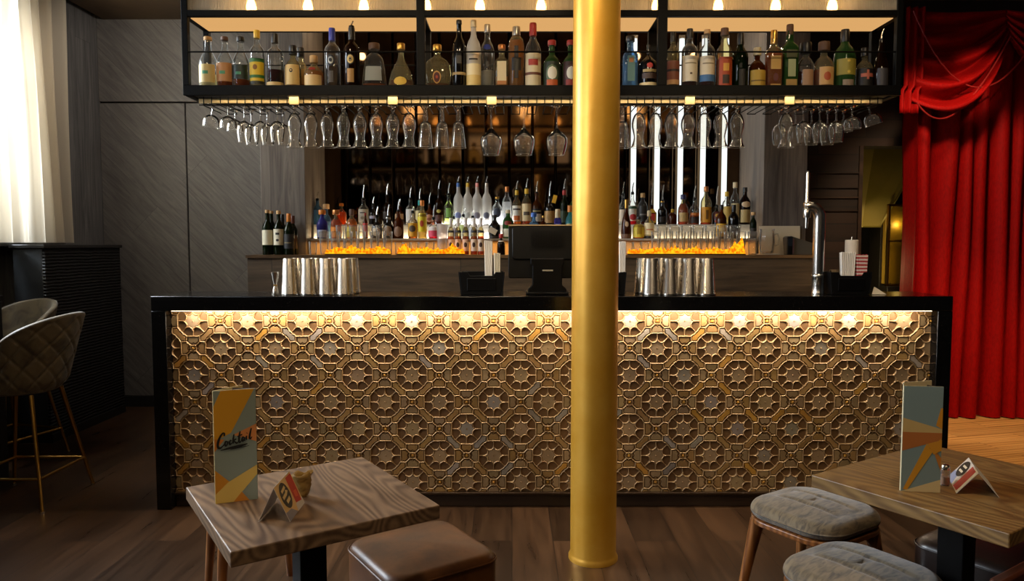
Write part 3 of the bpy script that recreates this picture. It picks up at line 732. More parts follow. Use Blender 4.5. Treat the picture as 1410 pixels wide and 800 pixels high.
# ================================================================ BOTTLES
KINDS = {
 'std': [(.9, 0), (1, .012), (1, .55), (.96, .61), (.75, .69), (.45, .75), (.36, .80), (.33, .96), (.38, .965), (.38, 1)],
 'apoth': [(.9, 0), (1, .015), (1, .50), (.93, .56), (.7, .65), (.45, .72), (.36, .78), (.33, .94), (.42, .95), (.42, 1)],
 'straight': [(.92, 0), (1, .012), (1, .62), (.97, .66), (.8, .71), (.47, .75), (.40, .78), (.38, 1)],
 'squat': [(.92, 0), (1, .02), (1, .48), (.93, .56), (.66, .65), (.38, .70), (.33, .74), (.33, .98), (.4, .985), (.4, 1)],
 'round': [(.8, 0), (.93, .03), (1, .2), (1, .42), (.86, .55), (.6, .64), (.33, .70), (.29, .75), (.29, .97), (.36, .98), (.36, 1)],
 'taper': [(.95, 0), (1, .03), (.97, .1), (.84, .45), (.72, .64), (.62, .71), (.4, .77), (.24, .80), (.22, .86), (.22, 1)],
 'bell': [(.9, 0), (1, .04), (.97, .1), (.83, .28), (.72, .40), (.48, .54), (.26, .66), (.2, .75), (.19, .97), (.25, .98), (.25, 1)],
 'fan': [(.5, 0), (.62, .03), (.85, .14), (.98, .28), (1, .4), (.9, .55), (.68, .66), (.4, .72), (.25, .75), (.22, .8), (.22, .98), (.3, .99), (.3, 1)],
 'wine': [(.93, 0), (1, .012), (1, .58), (.96, .63), (.7, .70), (.42, .76), (.37, .80), (.35, .97), (.4, .975), (.4, 1)],
 'vodka': [(.93, 0), (1, .012), (1, .58), (.95, .63), (.72, .70), (.46, .75), (.38, .79), (.35, 1)],
 'dome': [(.93, 0), (1, .012), (1, .66), (.96, .73), (.82, .80), (.6, .84), (.42, .86), (.4, 1)],
 'jug': [(.92, 0), (1, .02), (1, .55), (.9, .62), (.55, .70), (.2, .76), (.17, .8), (.17, 1)],
 'spire': [(.93, 0), (1, .012), (1, .4), (.96, .46), (.82, .58), (.55, .74), (.36, .85), (.32, 1)],
 'cone': [(.93, 0), (1, .03), (1, .2), (.8, .45), (.5, .62), (.34, .72), (.3, .8), (.3, 1)],
 'sq': [(.95, 0), (1, .01), (1, .62), (.93, .665), (.5, .72), (.42, .75), (.4, .78), (.4, 1)],
}
G = dict(clear=CLEAR, green=thin_glass('green_glass', '5f8f4e', .5, body=.3), dgreen=thin_glass('dark_green_glass', '1c2e14', .3, body=.55), blue=thin_glass('blue_glass', '8fb6d8', .5, body=.22),
         teal=thin_glass('teal_glass', '6fc0cc', .5, body=.3), amberg=thin_glass('amber_glass', '7a3a10', .4, body=.4), brown=thin_glass('brown_glass', '2a1408', .3, body=.6),
         black=paint('0b0908', .12), frost=thin_glass('frosted_glass', 'f6f2ea', .35, .3, body=.62), violet=thin_glass('violet_glass', '6f6ac8', .5, body=.35), tan=thin_glass('pale_glass', 'eadfb8', .5, body=.12))
LQ = dict(amber='c06a18', dark='6b2c0c', red='5a1014', gold='e0a032', pale='f2e6c0', orange='e07818', violet='5a55c0', rose='d03048', water='f6f4ee', lime='b8c860', brandy='8a3410')
def prof_at(pr, z):
    for (r0, z0), (r1, z1) in zip(pr, pr[1:]):
        if z0 <= z <= z1: return r0+(r1-r0)*((z-z0)/(z1-z0) if z1 > z0 else 0)
    return pr[-1][0]
def bottle(px, w, ytop, kind, glass, liq, cap, bands, label, Y, bz, group, spout=False, name='bottle', cat='bottle', text=None, capw=1.0, rz=0.):
    c = P(px, ytop, Y); H = c.z-bz; W = w*Y*1.002/1000
    d = 1 if kind not in ('fan', 'bell', 'taper') else {'fan': .45, 'bell': .62, 'taper': .6}[kind]
    expo = 2.
    if kind == 'sq': expo = 6.
    if kind == 'taper': expo = 3.
    t = thing(name, label, cat, (c.x, Y, bz), rz, group)
    pr = KINDS[kind]; R = W/2
    ch = cap[1] if cap else 0
    rib = (22, .035) if kind == 'fan' else None
    body = [(0, 0)]+[(r*R, z*H) for r, z in pr if z <= 1-ch+.02 or z == 1]
    if cap: body = [(0, 0)]+[(r*R, z*H) for r, z in pr if z < 1-ch*.6]+[(prof_at(pr, 1-ch*.6)*R, (1-ch*.6)*H)]
    M().shell(body, 24, expo=expo, ysc=d, rib=rib).build('glass_body', G[glass], t, smooth=50)
    if liq and glass != 'black':
        lm, lv = liq; q = .93
        pl = [(0, .012*H)]+[(r*R*q, max(z, .012)*H) for r, z in pr if z < lv]+[(prof_at(pr, lv)*R*q, lv*H), (0, lv*H)]
        M().lathe(pl, 20, expo=expo, ysc=d).build('liquid', liquid(LQ[lm], .5), t, smooth=50)
    if cap:
        cm, chh = cap[0], cap[1]; cr = max(prof_at(pr, 1-chh)*R, prof_at(pr, .985)*R)*1.07*capw
        wide = cap[2] if len(cap) > 2 else 1.
        cr *= wide
        hh = H*chh; z0 = H-hh
        M().lathe([(0, z0), (cr*.97, z0), (cr, z0+hh*.06), (cr*.98, H-hh*.12), (cr*.9, H), (0, H)], 18).build('cap', cm, t, smooth=40)
    if spout:
        rr = max(.006, prof_at(pr, 1)*R*.8); hs = spout if spout is not True else .06
        M().lathe([(0, H-.012), (rr*1.05, H-.01), (rr*1.15, H+.002), (rr*1.15, H+.008), (rr*.6, H+.012), (0, H+.013)], 12).build('pourer_collar', BLACK, t)
        M().tube([(0, 0, H+.01), (0, 0, H+hs*.45), (.004, 0, H+hs*.75), (.009, -.002, H+hs)], [rr*.55, rr*.45, rr*.38, rr*.3], 8).build('pour_spout', CHROME, t)
    if bands:
        m = M(); prev = []
        def flush():
            m.build('label', None, t, smooth=180)
        for bi, (z0, z1, A, colr) in enumerate(bands):
            if prev and not any(z0 < b+.005 and z1 > a-.005 for a, b in prev): flush(); m = M(); prev = []
            prev.append((z0, z1))
            rows = []; off = .0009+.0004*bi
            nz = 5; na = 15
            ell = False
            if isinstance(A, tuple): ell = True; A = A[0]
            mat_ = paint(colr, .55) if isinstance(colr, str) else colr
            for j in range(nz+ (6 if ell else 0)):
                k = j/(nz-1+(6 if ell else 0)); zf = z0+(z1-z0)*k; r = prof_at(pr, zf)*R
                Ae = A*(math.sqrt(max(.0, 1-(2*k-1)**2)) if ell else 1)
                row = []
                for i in range(na):
                    a = -PI/2+math.radians(Ae)*(2*i/(na-1)-1)
                    kk = (abs(math.cos(a))**expo+abs(math.sin(a))**expo)**(-1/expo) if expo != 2 else 1
                    row.append(((r*kk+off)*math.cos(a), (r*kk*d+off)*math.sin(a), zf*H))
                rows.append(row)
            m.grid(rows, mat_)
        flush()
    if text:
        body_, zf, size, colr = text[:4]; upright = len(text) > 4
        cu = bpy.data.curves.new('lettering', 'FONT'); cu.body = body_; cu.size = size; cu.align_x = 'CENTER'; cu.align_y = 'CENTER'; cu.extrude = .0004
        cu.materials.append(paint(colr, .5)); o = bpy.data.objects.new('lettering_curve', cu); me_ = bpy.data.meshes.new_from_object(o); bpy.data.objects.remove(o); me_.name = 'lettering'
        o = bpy.data.objects.new('lettering', me_); COL.objects.link(o); o.parent = t
        r = prof_at(pr, zf)*R
        o.location = (0, -r*d-.0035, zf*H); o.rotation_euler = (PI/2, 0, 0)
        if upright: o.rotation_euler = (PI/2, -PI/2, 0)
    return t
CORK = paint('c9a06a', .75); DCORK = paint('5a3c28', .6); BLK = paint('15110f', .4); RED = paint('a3221c', .45); SILV = paint('a8a298', .3, .8); YEL = paint('d9b02c', .45)
BLUC = paint('20309a', .4); COPP = paint('b9743c', .35, .5); CRM = paint('d8c49a', .55); ORG = paint('d07a20', .45); PINK = paint('d98a86', .5); LBLU = paint('3f6fc0', .45); GRN = paint('2c6b34', .5)
SG = 'bottles on the hanging shelf'
YS, YSB = 3.945, 4.035
S = [
 (286, 24, 51, 'apoth', 'clear', ('pale', .3), (CORK, .07), [(.14, .47, 62, 'd8c283'), (.29, .35, 18, '4f9a72')], 'clear tequila bottle with cream label and green emblem, first bottle on the hanging shelf', YS),
 (309, 22, 51, 'apoth', 'clear', ('amber', .22), (DCORK, .07), [(.16, .5, 68, 'c08a58'), (.29, .35, 20, '4f9a72')], 'bottle with tan label and green emblem, second on the hanging shelf', YS),
 (331, 23, 51, 'apoth', 'clear', ('amber', .2), (BLK, .09), [(.2, .46, 62, '15281f'), (.28, .33, 18, '3f8a68')], 'bottle with dark green label, third on the hanging shelf', YS),
 (353.5, 20, 42, 'straight', 'clear', ('pale', .1), (YEL, .13), [(.1, .52, 72, 'e0bc2a'), (.46, .52, 74, '2f6b2c'), (.2, .25, 74, '2f6b2c'), (.1, .15, 74, '2a2a1c'), (.33, .42, (16,), '8a5a18')], 'white rum bottle with yellow label, green bands and tall yellow cap', YS),
 (378, 23, 47, 'straight', 'clear', ('red', .36), (BLK, .16), [(.0, .14, 78, 'd8b87a')], 'half-empty bottle of dark red liquor with cream base label and black capsule', YS),
 (403, 21, 63, 'squat', 'tan', ('gold', .3), (BLK, .2, 1.2), [(.12, .56, 66, 'd8b672'), (.38, .47, (12,), '2a2018'), (.41, .45, (6,), 'd8b672')], 'squat bottle with large cream label and black mushroom stopper', YS),
 (414, 19, 66, 'squat', 'tan', ('gold', .5), (BLK, .2, 1.2), [(.2, .52, 50, 'd8b672')], 'squat cream-labelled bottle half hidden behind its black-stoppered twin', YSB),
 (432, 26, 77, 'squat', 'tan', ('gold', .55), (CORK, .2), [(.08, .42, 62, 'd9b476'), (.55, .64, (26,), '8a1f16')], 'round-shouldered squat bottle with cork and dark red seal', YS),
 (457, 21, 39, 'straight', 'clear', None, (BLUC, .2), [(.38, .56, (30,), '171a26'), (.41, .53, (20,), 'c9c4b6'), (.44, .5, (11,), '171a26'), (.12, .3, 18, '4a4440')], 'clear rum bottle with blue capsule and round letter emblem', YS, dict(text=('Q', .47, .024, '171a26'))),
 (484, 21, 38, 'straight', 'brown', ('dark', .6), (BLK, .2), [(.38, .56, (30,), '1a1008'), (.4, .54, (24,), 'd8b46a'), (.43, .51, (13,), '1a1008'), (.1, .32, 24, 'a87a3c')], 'dark rum bottle with gold round letter emblem and pouring spout', YS, dict(spout=.035, text=('Q', .47, .024, 'd8b46a'))),
 (515, 34, 60, 'taper', 'clear', ('amber', .14), (DCORK, .13, 1.9), [(.2, .5, 40, '8f8f86')], 'tapering clear decanter with dark flat stopper and little amber left', YS),
 (552, 37, 60, 'bell', 'tan', ('brandy', .22), (GOLDCAP, .13, 1.1), [(.1, .28, (30,), 'd8ac3a')], 'bell-shaped cognac bottle with gold cap and small oval yellow label', YS),
 (602, 38, 62, 'fan', 'tan', ('brandy', .16), (GOLDCAP, .13, 1.15), [(.14, .42, (17,), 'c08f4a'), (.17, .39, (13,), '4a0f10'), (.25, .32, (5,), 'a83a28')], 'fluted fan-shaped cognac bottle with dark red medallion', YS),
 (632, 19, 28, 'std', 'black', None, (BLK, .06), [(.2, .24, 70, 'a38a5a'), (.36, .54, 22, '2e2820')], 'tall slender black bottle left of the frosted one on the hanging shelf', YS),
 (652, 20, 28, 'std', 'frost', ('pale', .5), (CRM, .1), [(.02, .2, 76, 'e0c27a'), (.2, .36, 76, 'ead7a8'), (.41, .435, 34, '2a2018')], 'tall frosted vodka bottle with black script', YS),
 (671, 19, 34, 'vodka', 'clear', ('water', .3), (SILV, .12, 1.15), [(.0, .07, 80, '28408f'), (.6, .69, (34,), '1c2c78')], 'tall clear vodka bottle with blue disc and silver cap', YS),
 (691, 18, 62, 'sq', 'tan', ('gold', .3), (COPP, .1, 1.3), [(.12, .62, 34, 'e6d2a6'), (.12, .2, 34, 'c07a3a')], 'small square bottle with tall cream label and copper cap', YS),
 (711, 22, 37, 'dome', 'tan', ('gold', .78), (SILV, .14, 1.1), [(.18, .68, 14, '1c150c'), (.3, .5, 34, '2a2416')], 'domed yellow bottle with upright black label and silver cap', YS),
 (734, 22, 32, 'std', 'clear', ('gold', .2), (RED, .19, 1.1), [(.02, .54, 70, 'e2cfa6'), (.22, .26, 72, '6b3a24'), (.36, .45, 34, 'b03a2c')], 'rum bottle with red capsule and cream label with red flash', YS),
 (760, 24, 56, 'squat', 'green', ('lime', .5), (RED, .1, 1.1), [(.1, .56, 62, '262e1e'), (.13, .5, (42,), '5a6a4a'), (.2, .46, (30,), 'e8dfc6'), (.08, .2, 36, 'c0571f')], 'green gin bottle with ring label, red cap and orange ribbon', YS),
 (786, 24, 56, 'squat', 'green', ('lime', .5), (RED, .1, 1.1), [(.1, .56, 62, '3a1a14'), (.13, .5, (42,), '5a3a34'), (.2, .46, (30,), 'e8dfc6'), (.08, .2, 36, '8f2a1c')], 'green gin bottle with dark red ring label tucked against the column', YS),
 (868, 20, 50, 'sq', 'blue', ('water', .5), (BLK, .1, 1.4), [(.16, .62, 26, '5f7f74'), (.5, .58, 16, 'b0703a')], 'square pale blue gin bottle just right of the column', YS),
 (893, 25, 62, 'jug', 'black', None, (BLK, .08), [(.0, .16, 80, 'd8bf8a'), (.24, .36, 50, '3a2418'), (.38, .44, 44, '9a8450'), (.46, .58, (18,), 'b03028')], 'black jug-shaped rum bottle with slim neck and cream base band', YS),
 (927, 18, 45, 'straight', 'tan', ('dark', .3), (BLK, .16), [(.1, .5, 66, '7a4028'), (.32, .36, 66, '2a1610'), (.1, .18, 66, 'b98a5a')], 'whisky bottle with red-brown label beside the right shelf post', YS),
 (950, 21, 40, 'straight', 'clear', ('dark', .5), (BLK, .15), [(.14, .55, 70, 'd8c6a4'), (.42, .44, 44, '8f7c5c'), (.25, .28, 8, '5a4028')], 'whisky bottle with plain cream label and black capsule', YS),
 (974, 21, 41, 'straight', 'clear', ('dark', .5), (CORK, .07), [(.14, .55, 70, 'd8c6a4'), (.14, .25, 72, '3f6a94'), (.42, .44, 44, '8f7c5c')], 'whisky bottle with cream label above a blue band', YS),
 (998, 22, 39, 'std', 'tan', ('orange', .5), (DCORK, .12, 1.2), [(.04, .52, 50, 'b5481c'), (.3, .42, 20, 'e0a03a'), (.1, .24, 24, '3a2414')], 'whisky bottle with orange and red label and brown stopper', YS),
 (1020, 21, 46, 'wine', 'dgreen', ('red', .5), (BLK, .2), [(.08, .36, 24, '1c1712')], 'dark green wine-shaped bottle on the right half of the hanging shelf', YS),
 (1043, 22, 66, 'squat', 'amberg', ('amber', .55), (CRM, .18, 1.1), [(.02, .46, 68, 'c8a03c'), (.2, .23, 60, '7a5a20')], 'short amber bottle with mustard yellow label and cream cap', YS),
 (1066, 20, 42, 'sq', 'tan', ('orange', .62), (GOLDCAP, .22), [(.34, .56, 34, 'd0a250'), (.14, .28, (18,), '6a2414'), (.02, .1, 34, 'c9963f')], 'square orange whisky bottle with gold label and gold capsule', YS),
 (1088, 20, 34, 'sq', 'green', ('pale', .5), (DCORK, .16, 1.1), [(.48, .6, 36, '4a4a20'), (.02, .16, 36, 'b08a44'), (.2, .46, 26, 'a9b07e')], 'tall square greenish whisky bottle with brown cap', YS),
 (1110, 22, 59, 'squat', 'clear', ('brandy', .4), (BLK, .22, 1.6), [(.08, .42, 40, 'a87f5c')], 'squat clear bottle with big black stopper', YS),
 (1135, 27, 58, 'squat', 'tan', ('orange', .42), (DCORK, .18, 1.3), [(.1, .46, 44, 'c99a5c'), (.18, .36, (20,), 'b04a22')], 'round-bodied amber bottle with wooden stopper and orange emblem', YS),
 (1164, 28, 41, 'std', 'green', ('lime', .5), (BLK, .2), [(.24, .5, 66, '9a8a34'), (.44, .48, (8,), 'd8b84a'), (.26, .31, (8,), 'd8b84a'), (.04, .16, 30, '8f7a64')], 'wide green bottle with olive yellow label', YS),
 (1191, 22, 66, 'squat', 'tan', ('dark', .5), (BLK, .2), [(.02, .5, 72, '15100e'), (.3, .38, 46, 'b9604a'), (.24, .46, 8, 'b9604a')], 'dark-labelled bottle with pale red cross emblem near the right shelf end', YS),
 (1214, 18.5, 56, 'spire', 'brown', ('dark', .5), None, [(.06, .42, 50, '3a3638')], 'dark spire-necked bottle with chrome spout, last on the hanging shelf', YS, dict(spout=.06)),
]
for e in S:
    e = list(e)
    if e[2] < 32 or e[2] in (38, 56) and len(e) > 10: e[9] = 3.912
    kw = e[10] if len(e) > 10 else {}
    bottle(*e[:9], e[9], ZS+.0006, SG, **kw)
# ================================================================ BACK BAR
BY0 = 5.0; BZ = ZW(351, BY0)
bx0, bx1 = XW(340, 352, BY0), XW(1121, 352, BY0)
bb = thing('back_bar_cabinet', 'grey-brown timber back bar unit behind the counter', 'cabinet', ((bx0+bx1)/2, BY0, 0))
hw = (bx1-bx0)/2
M().box(-hw, hw, 0, .245, 0, BZ-.022).build('front_panel', W_BACKBAR, bb, smooth=0, bevel=.003)
M().box(xl1+.003-(bx0+bx1)/2, xr0-.003-(bx0+bx1)/2, .2455, .8, 0, BZ-.022).build('rear_carcass', W_BACKBAR, bb, smooth=0)
m = M().box(-hw-.005, hw+.005, -.015, .2465, BZ-.0215, BZ).box(xl1+.003-(bx0+bx1)/2, xr0-.003-(bx0+bx1)/2, .2465, .8, BZ-.0215, BZ)
m.build('worktop', wood('back_bar_top', '4a3826', '7a5c3c', (2, 20, 20), (0, 0, 0), .3, None, .1), bb, smooth=0)
# stepped bottle display
RY2, RY3 = 5.2, 5.38
Z2, Z3 = ZW(328.5, RY2), ZW(309, RY3)
tx0, tx1 = xl1+.02, xr0-.03
FROSTED = thin_glass('lit_acrylic', 'f2efe6', .3, .25, body=.7)
st = thing('bottle_riser', 'two-step lit display riser carrying the bottles behind the bar', 'shelf', ((tx0+tx1)/2, RY2, BZ))
cx = (tx0+tx1)/2
M().box(tx0-cx, tx1-cx, 0, .175, Z2-BZ-.014, Z2-BZ).build('step', FROSTED, st, smooth=0, bevel=.002)
M().box(tx0-cx, tx1-cx, .176, .4, Z3-BZ-.014, Z3-BZ).build('step', FROSTED, st, smooth=0, bevel=.002)
M().box(tx0-cx, tx1-cx, .10, .112, 0, Z2-BZ-.0145).build('riser_board', paint('b09470', .5), st, smooth=0)
M().box(tx0-cx, tx1-cx, .18, .19, Z2-BZ+.0005, Z3-BZ-.0145).build('riser_board', FROSTED, st, smooth=0)
M().box(tx0-cx, tx1-cx, .39, .40, 0, Z3-BZ-.0145).build('riser_board', FROSTED, st, smooth=0)
# lights inside and under the steps: cool white in the middle, amber under the front lip
def strip(x0, x1, y, z, e, col, rx): lamp('AREA', 'step_light', ((x0+x1)/2, y, z), e, col, rot=(rx, 0, 0), shape='RECTANGLE', size=x1-x0, size_y=.04)
xm0, xm1 = XW(592, 300, RY3), XW(705, 300, RY3)
strip(xm0, xm1, RY3+.10, Z3+.004, 6, (.86, .9, 1), PI)
strip(tx0, xm0, RY3+.17, Z3+.004, 2.6, (1, .78, .5), PI); strip(xm1, tx1, RY3+.17, Z3+.004, 3.4, (1, .80, .55), PI)
strip(tx0, xm0, RY2+.165, Z2+.004, 2.6, (1, .76, .45), PI); strip(xm0, xm1, RY2+.165, Z2+.004, 2.6, (1, .92, .85), PI); strip(xm1, tx1, RY2+.165, Z2+.004, 2.6, (1, .82, .6), PI)
strip(tx0, tx1, RY2+.03, Z2-.02, 6, (1, .55, .16), 0)
for px in (470, 560, 650, 740, 900, 990): lamp('POINT', 'niche_fill_light', (XW(px, 250, 5.4), 5.4, 2.95), 2.2, (1, .80, .55), shadow_soft_size=.03)  # small lights added above the niche to brighten the bottles
# flame effect amber light bars on the counter
FL, nt, out = newmat('amber_flame_glow')
co = N(nt, 'ShaderNodeTexCoord'); no = N(nt, 'ShaderNodeTexNoise', i_Scale=60., i_Detail=3.); nt.links.new(co.outputs['Object'], no.inputs['Vector'])
cr = N(nt, 'ShaderNodeValToRGB'); cr.color_ramp.elements[0].position = .38; cr.color_ramp.elements[1].position = .62; cr.color_ramp.elements[0].color = lin('f06a06'); cr.color_ramp.elements[1].color = lin('ffc21a')
nt.links.new(no.outputs['Fac'], cr.inputs[0]); e_ = N(nt, 'ShaderNodeEmission'); e_.inputs[1].default_value = 1.25; nt.links.new(cr.outputs[0], e_.inputs[0]); nt.links.new(e_.outputs[0], out.inputs[0])
def flames(px0, px1, lab, peaks, Y=5.008):
    x0, x1 = XW(px0, 350, Y), XW(px1, 350, Y)
    t = thing('flame_light', lab, 'light', ((x0+x1)/2, Y, BZ), 0, 'amber flame lights on the back bar')
    rnd = random.Random(int(px0)); n = int((px1-px0)/2.4); top = []
    for i in range(n+1):
        px = px0+(px1-px0)*i/n
        h = 3.5+3*rnd.random()+(2.5 if i % 2 else 0)
        for q, a, s in peaks: h += a*math.exp(-((px-q)/s)**2)
        if i in (0, n): h = 2
        top.append((x0+(x1-x0)*i/n-(x0+x1)/2, h*Y/1000))
    vs = []; fs = []
    for x, h in top: vs += [(x, -.012, .008), (x, -.004, .008+h), (x, .004, .008+h), (x, .012, .008)]
    for i in range(n):
        for k in range(3): fs.append((i*4+k, (i+1)*4+k, (i+1)*4+k+1, i*4+k+1))
    M().add(vs, fs).build('flames', FL, t, smooth=0)
    M().box(-(x1-x0)/2, (x1-x0)/2, -.014, .014, 0, .008).build('light_bar', paint('2a1a0c', .4), t, smooth=0)
flames(448, 538, 'jagged amber flame light on the back bar left of the shelf of small tumblers', ((465, 3, 6), (484, 5, 6), (521, 4, 8)))
flames(547, 640, 'jagged amber flame light on the back bar below the small tumblers', ((557, 8, 5), (584, 2, 10), (623, 6, 6)))
flames(864, 1026, 'jagged amber flame light on the back bar right of the column', ((905, 3, 6), (930, 3, 6), (955, 3, 6), (985, 2, 8), (1012, 9, 5), (1021, 14, 4)))

BG = 'bottles on the back bar'
T1F, T1B = 5.07, 5.17
Y2, Y2B, Y3 = 5.25, 5.33, 5.49
def b1(*e, **k): return bottle(*e[:9], e[9], BZ+.0004, BG, **k)
def b2(*e, **k): return bottle(*e[:9], k.pop('y', Y2), Z2+.0004, BG, **k)
def b3(*e, **k): return bottle(*e[:9], k.pop('y', Y3), Z3+.0004, BG, **k)
# six wine bottles on the left end
b1(368, 14.5, 289, 'wine', 'dgreen', None, (CORK, .07), [(.22, .55, 80, 'e2dabc')], 'wine bottle with plain white label, front left of the six on the back bar', T1F, name='wine_bottle')
b1(373.5, 13, 290.5, 'wine', 'dgreen', None, (CORK, .06), [(.2, .5, 70, 'd8cba6')], 'wine bottle with pale cork behind the plain white-labelled one', T1B, name='wine_bottle')
b1(383.5, 14.5, 290, 'wine', 'dgreen', None, (CORK, .08), [(.22, .58, 80, 'e2d9be'), (.45, .5, 20, '2a2420'), (.3, .36, (16,), '2a2420')], 'wine bottle with white label and dark crest between plain and black-labelled ones', T1F, name='wine_bottle')
b1(388.5, 13, 295, 'wine', 'dgreen', None, (BLK, .2), [(.2, .5, 70, '3a3128')], 'black-capped wine bottle behind the crest-labelled one', T1B, name='wine_bottle')
b1(397.5, 14.5, 294, 'wine', 'dgreen', None, (ORG, .2), [(.15, .5, 80, '17171a'), (.28, .3, 40, '8f7f58')], 'wine bottle with black label and bright orange capsule', T1F, name='wine_bottle')
b1(403, 13, 297, 'wine', 'dgreen', None, (paint('5a2812', .5), .2), [(.15, .5, 70, '5a4228')], 'wine bottle with dark brown capsule, rear right of the six on the back bar', T1B, name='wine_bottle')
# rear step
b3(437, 13, 275, 'std', 'blue', ('water', .6), None, None, 'pale blue spouted bottle at the far left of the rear step', spout=.06)
b3(470, 14, 280, 'squat', 'tan', ('orange', .6), (ORG, .12), None, 'orange liqueur bottle on the rear step behind its twin')
b3(500.5, 14.5, 274, 'std', 'clear', ('water', .6), None, [(.12, .6, 62, 'e6ddc6'), (.44, .48, 30, '3a342c'), (.2, .32, (24,), 'a89a80')], 'tall clear bottle with cream label and long spout left of the dark group', spout=.105)
b3(514, 12, 282, 'std', 'black', None, (BLK, .1), [(.3, .44, 50, 'c9c4d8')], 'black spouted bottle with small lilac label', spout=.06)
b3(533, 13, 270, 'wine', 'brown', None, None, [(.2, .45, 50, '3a2a1c')], 'tall dark brown spouted bottle on the rear step left of white-labelled one', spout=.09)
b3(550, 13, 285, 'std', 'amberg', ('dark', .6), None, [(.3, .6, 60, 'c9a070')], 'dark bottle with tan round label on the rear step', spout=.06)
b3(565, 12.6, 274, 'vodka', 'clear', ('water', .5), None, [(.1, .6, 66, 'efeae0')], 'clear bottle with large white label on the rear step', spout=.085)
b3(578, 12.6, 276, 'std', 'tan', ('gold', .5), (paint('1f9a96', .45), .2), [(.1, .58, 66, 'e8d69a')], 'bottle with turquoise neck and cream label on the rear step', spout=.09)
b3(591.5, 12.6, 282, 'std', 'amberg', ('dark', .6), None, [(.12, .52, (60,), 'c08a62'), (.2, .36, (30,), '8f4a2a')], 'brown bottle with coppery oval label left of tall dark green one', spout=.09)
b3(604.5, 12.6, 262, 'std', 'brown', ('dark', .4), None, [(.34, .44, (28,), 'c9b85a'), (.1, .28, 60, '4a2418')], 'tall dark bottle with small yellow-green emblem left of frosted vodkas', spout=.07)
b3(617.8, 12.6, 268, 'std', 'clear', ('lime', .2), None, [(.25, .55, 30, '8fc060')], 'clear bottle with green leaf print beside the blue-capped vodka', spout=.085)
for px, col, nm_ in ((631, LBLU, 'blue'), (644, YEL, 'yellow'), (657, PINK, 'pink'), (670, SILV, 'silver')):
    b3(px, 13.2, 252, 'vodka', 'frost', ('water', .5), (col, .16, .9), [(.14, .3, (40,), {'blue': '8f9ad0', 'yellow': 'd8d8d0', 'pink': '8f8a96', 'silver': '6f7080'}[nm_])], 'frosted white vodka bottle with %s neck' % nm_, spout=.05)
b3(684.5, 14, 271, 'std', 'clear', ('water', .5), (GOLDCAP, .08), [(.25, .6, (46,), '3a4250')], 'clear bottle with dark round label and gold cap right of the vodkas')
b3(698, 13, 257, 'std', 'clear', ('water', .6), (COPP, .14, 1.1), [(.1, .3, 50, 'b8b8bc')], 'tall clear bottle with copper cap above the green gin')
b3(711.5, 13, 262, 'std', 'tan', ('gold', .4), (YEL, .14), [(.1, .55, 68, 'ece4d2'), (.42, .47, 50, '5a5048'), (.12, .26, 40, 'c9682c')], 'bottle with yellow neck and white label, left of the two yellow-necked ones', spout=.07)
b3(725, 14, 260, 'std', 'tan', ('amber', .6), (YEL, .14), [(.1, .58, 68, 'e8cf9a'), (.26, .36, 34, '5a4a38')], 'amber bottle with yellow neck and cream label', spout=.075)
b3(739, 14, 266, 'std', 'amberg', ('dark', .6), None, [(.1, .34, 60, 'd8d0c0'), (.36, .5, 68, '18120e'), (.42, .44, 50, 'd8c27a')], 'dark bottle with black over white label, right of the yellow-necked ones', spout=.09)
t = b3(757, 15, 272, 'wine', 'black', None, None, [(.06, .5, 76, 'b58a4e'), (.14, .4, (30,), 'a07a42')], 'black bottle with brown paper label and yellow paper tag', spout=.12)
M().obox(Matrix.Translation((.034, -.03, .19)) @ Matrix.Rotation(.25, 4, 'Y'), .03, .002, .06, paint('e8b030', .6)).build('tag', None, t, smooth=0)
b3(777, 12, 262, 'wine', 'dgreen', ('lime', .5), (RED, .14), [(.06, .4, 60, '2a3a1c')], 'green bottle with dark red neck beside the column', spout=.085)
b3(790, 13, 266, 'wine', 'green', ('lime', .6), None, [(.06, .4, 60, '9ab04a')], 'bright green bottle half hidden by the left edge of the column', spout=.09)
b3(858, 11, 268, 'std', 'clear', ('water', .5), None, [(.1, .5, 60, 'e2cdb0')], 'clear spouted bottle peeking out at the right edge of the column', spout=.095)
b3(871, 12, 266, 'std', 'clear', ('rose', .3), None, [(.12, .6, 66, 'e8e0cc'), (.5, .58, 60, '2c4a2c'), (.14, .34, (44,), 'c03030')], 'clear bottle with white, green and red label right of the column', spout=.08)
b3(885, 13, 266, 'std', 'clear', ('dark', .4), (CORK, .14, 1.2), [(.1, .6, 60, '2e2a24'), (.3, .34, 40, '8f8a80')], 'dark-labelled clear bottle with pale cork cap')
b3(897.5, 12, 284, 'sq', 'amberg', ('orange', .5), None, [(.1, .85, 40, 'd8b02c'), (.2, .7, 28, 'c0352c')], 'bottle with red label framed in yellow', spout=.18)
b3(912, 12, 277, 'wine', 'black', None, (GOLDCAP, .05), [(.1, .34, 60, '2a2018')], 'black spouted bottle with thin gold collar', spout=.12)
b3(926, 12, 288, 'std', 'amberg', ('amber', .5), (YEL, .2), None, 'amber bottle with yellow cap behind the tall tumblers')
b3(941, 14, 268, 'apoth', 'tan', ('amber', .7), (paint('2b2b5a', .45), .16, 1.2), [(.1, .4, 60, 'c9a86a')], 'amber whisky bottle with dark blue stopper')
b3(956.5, 13, 274, 'std', 'clear', ('amber', .4), None, [(.36, .46, 66, 'd07a2c'), (.06, .3, 66, '2a1a12')], 'clear-shouldered bottle with orange and black label', spout=.1)
b3(972.5, 14.5, 257, 'std', 'tan', ('amber', .4), (COPP, .13, 1.1), [(.06, .46, 74, 'd9961c'), (.14, .38, 14, '7a5018')], 'bottle with deep yellow label and copper cap behind the tumblers')
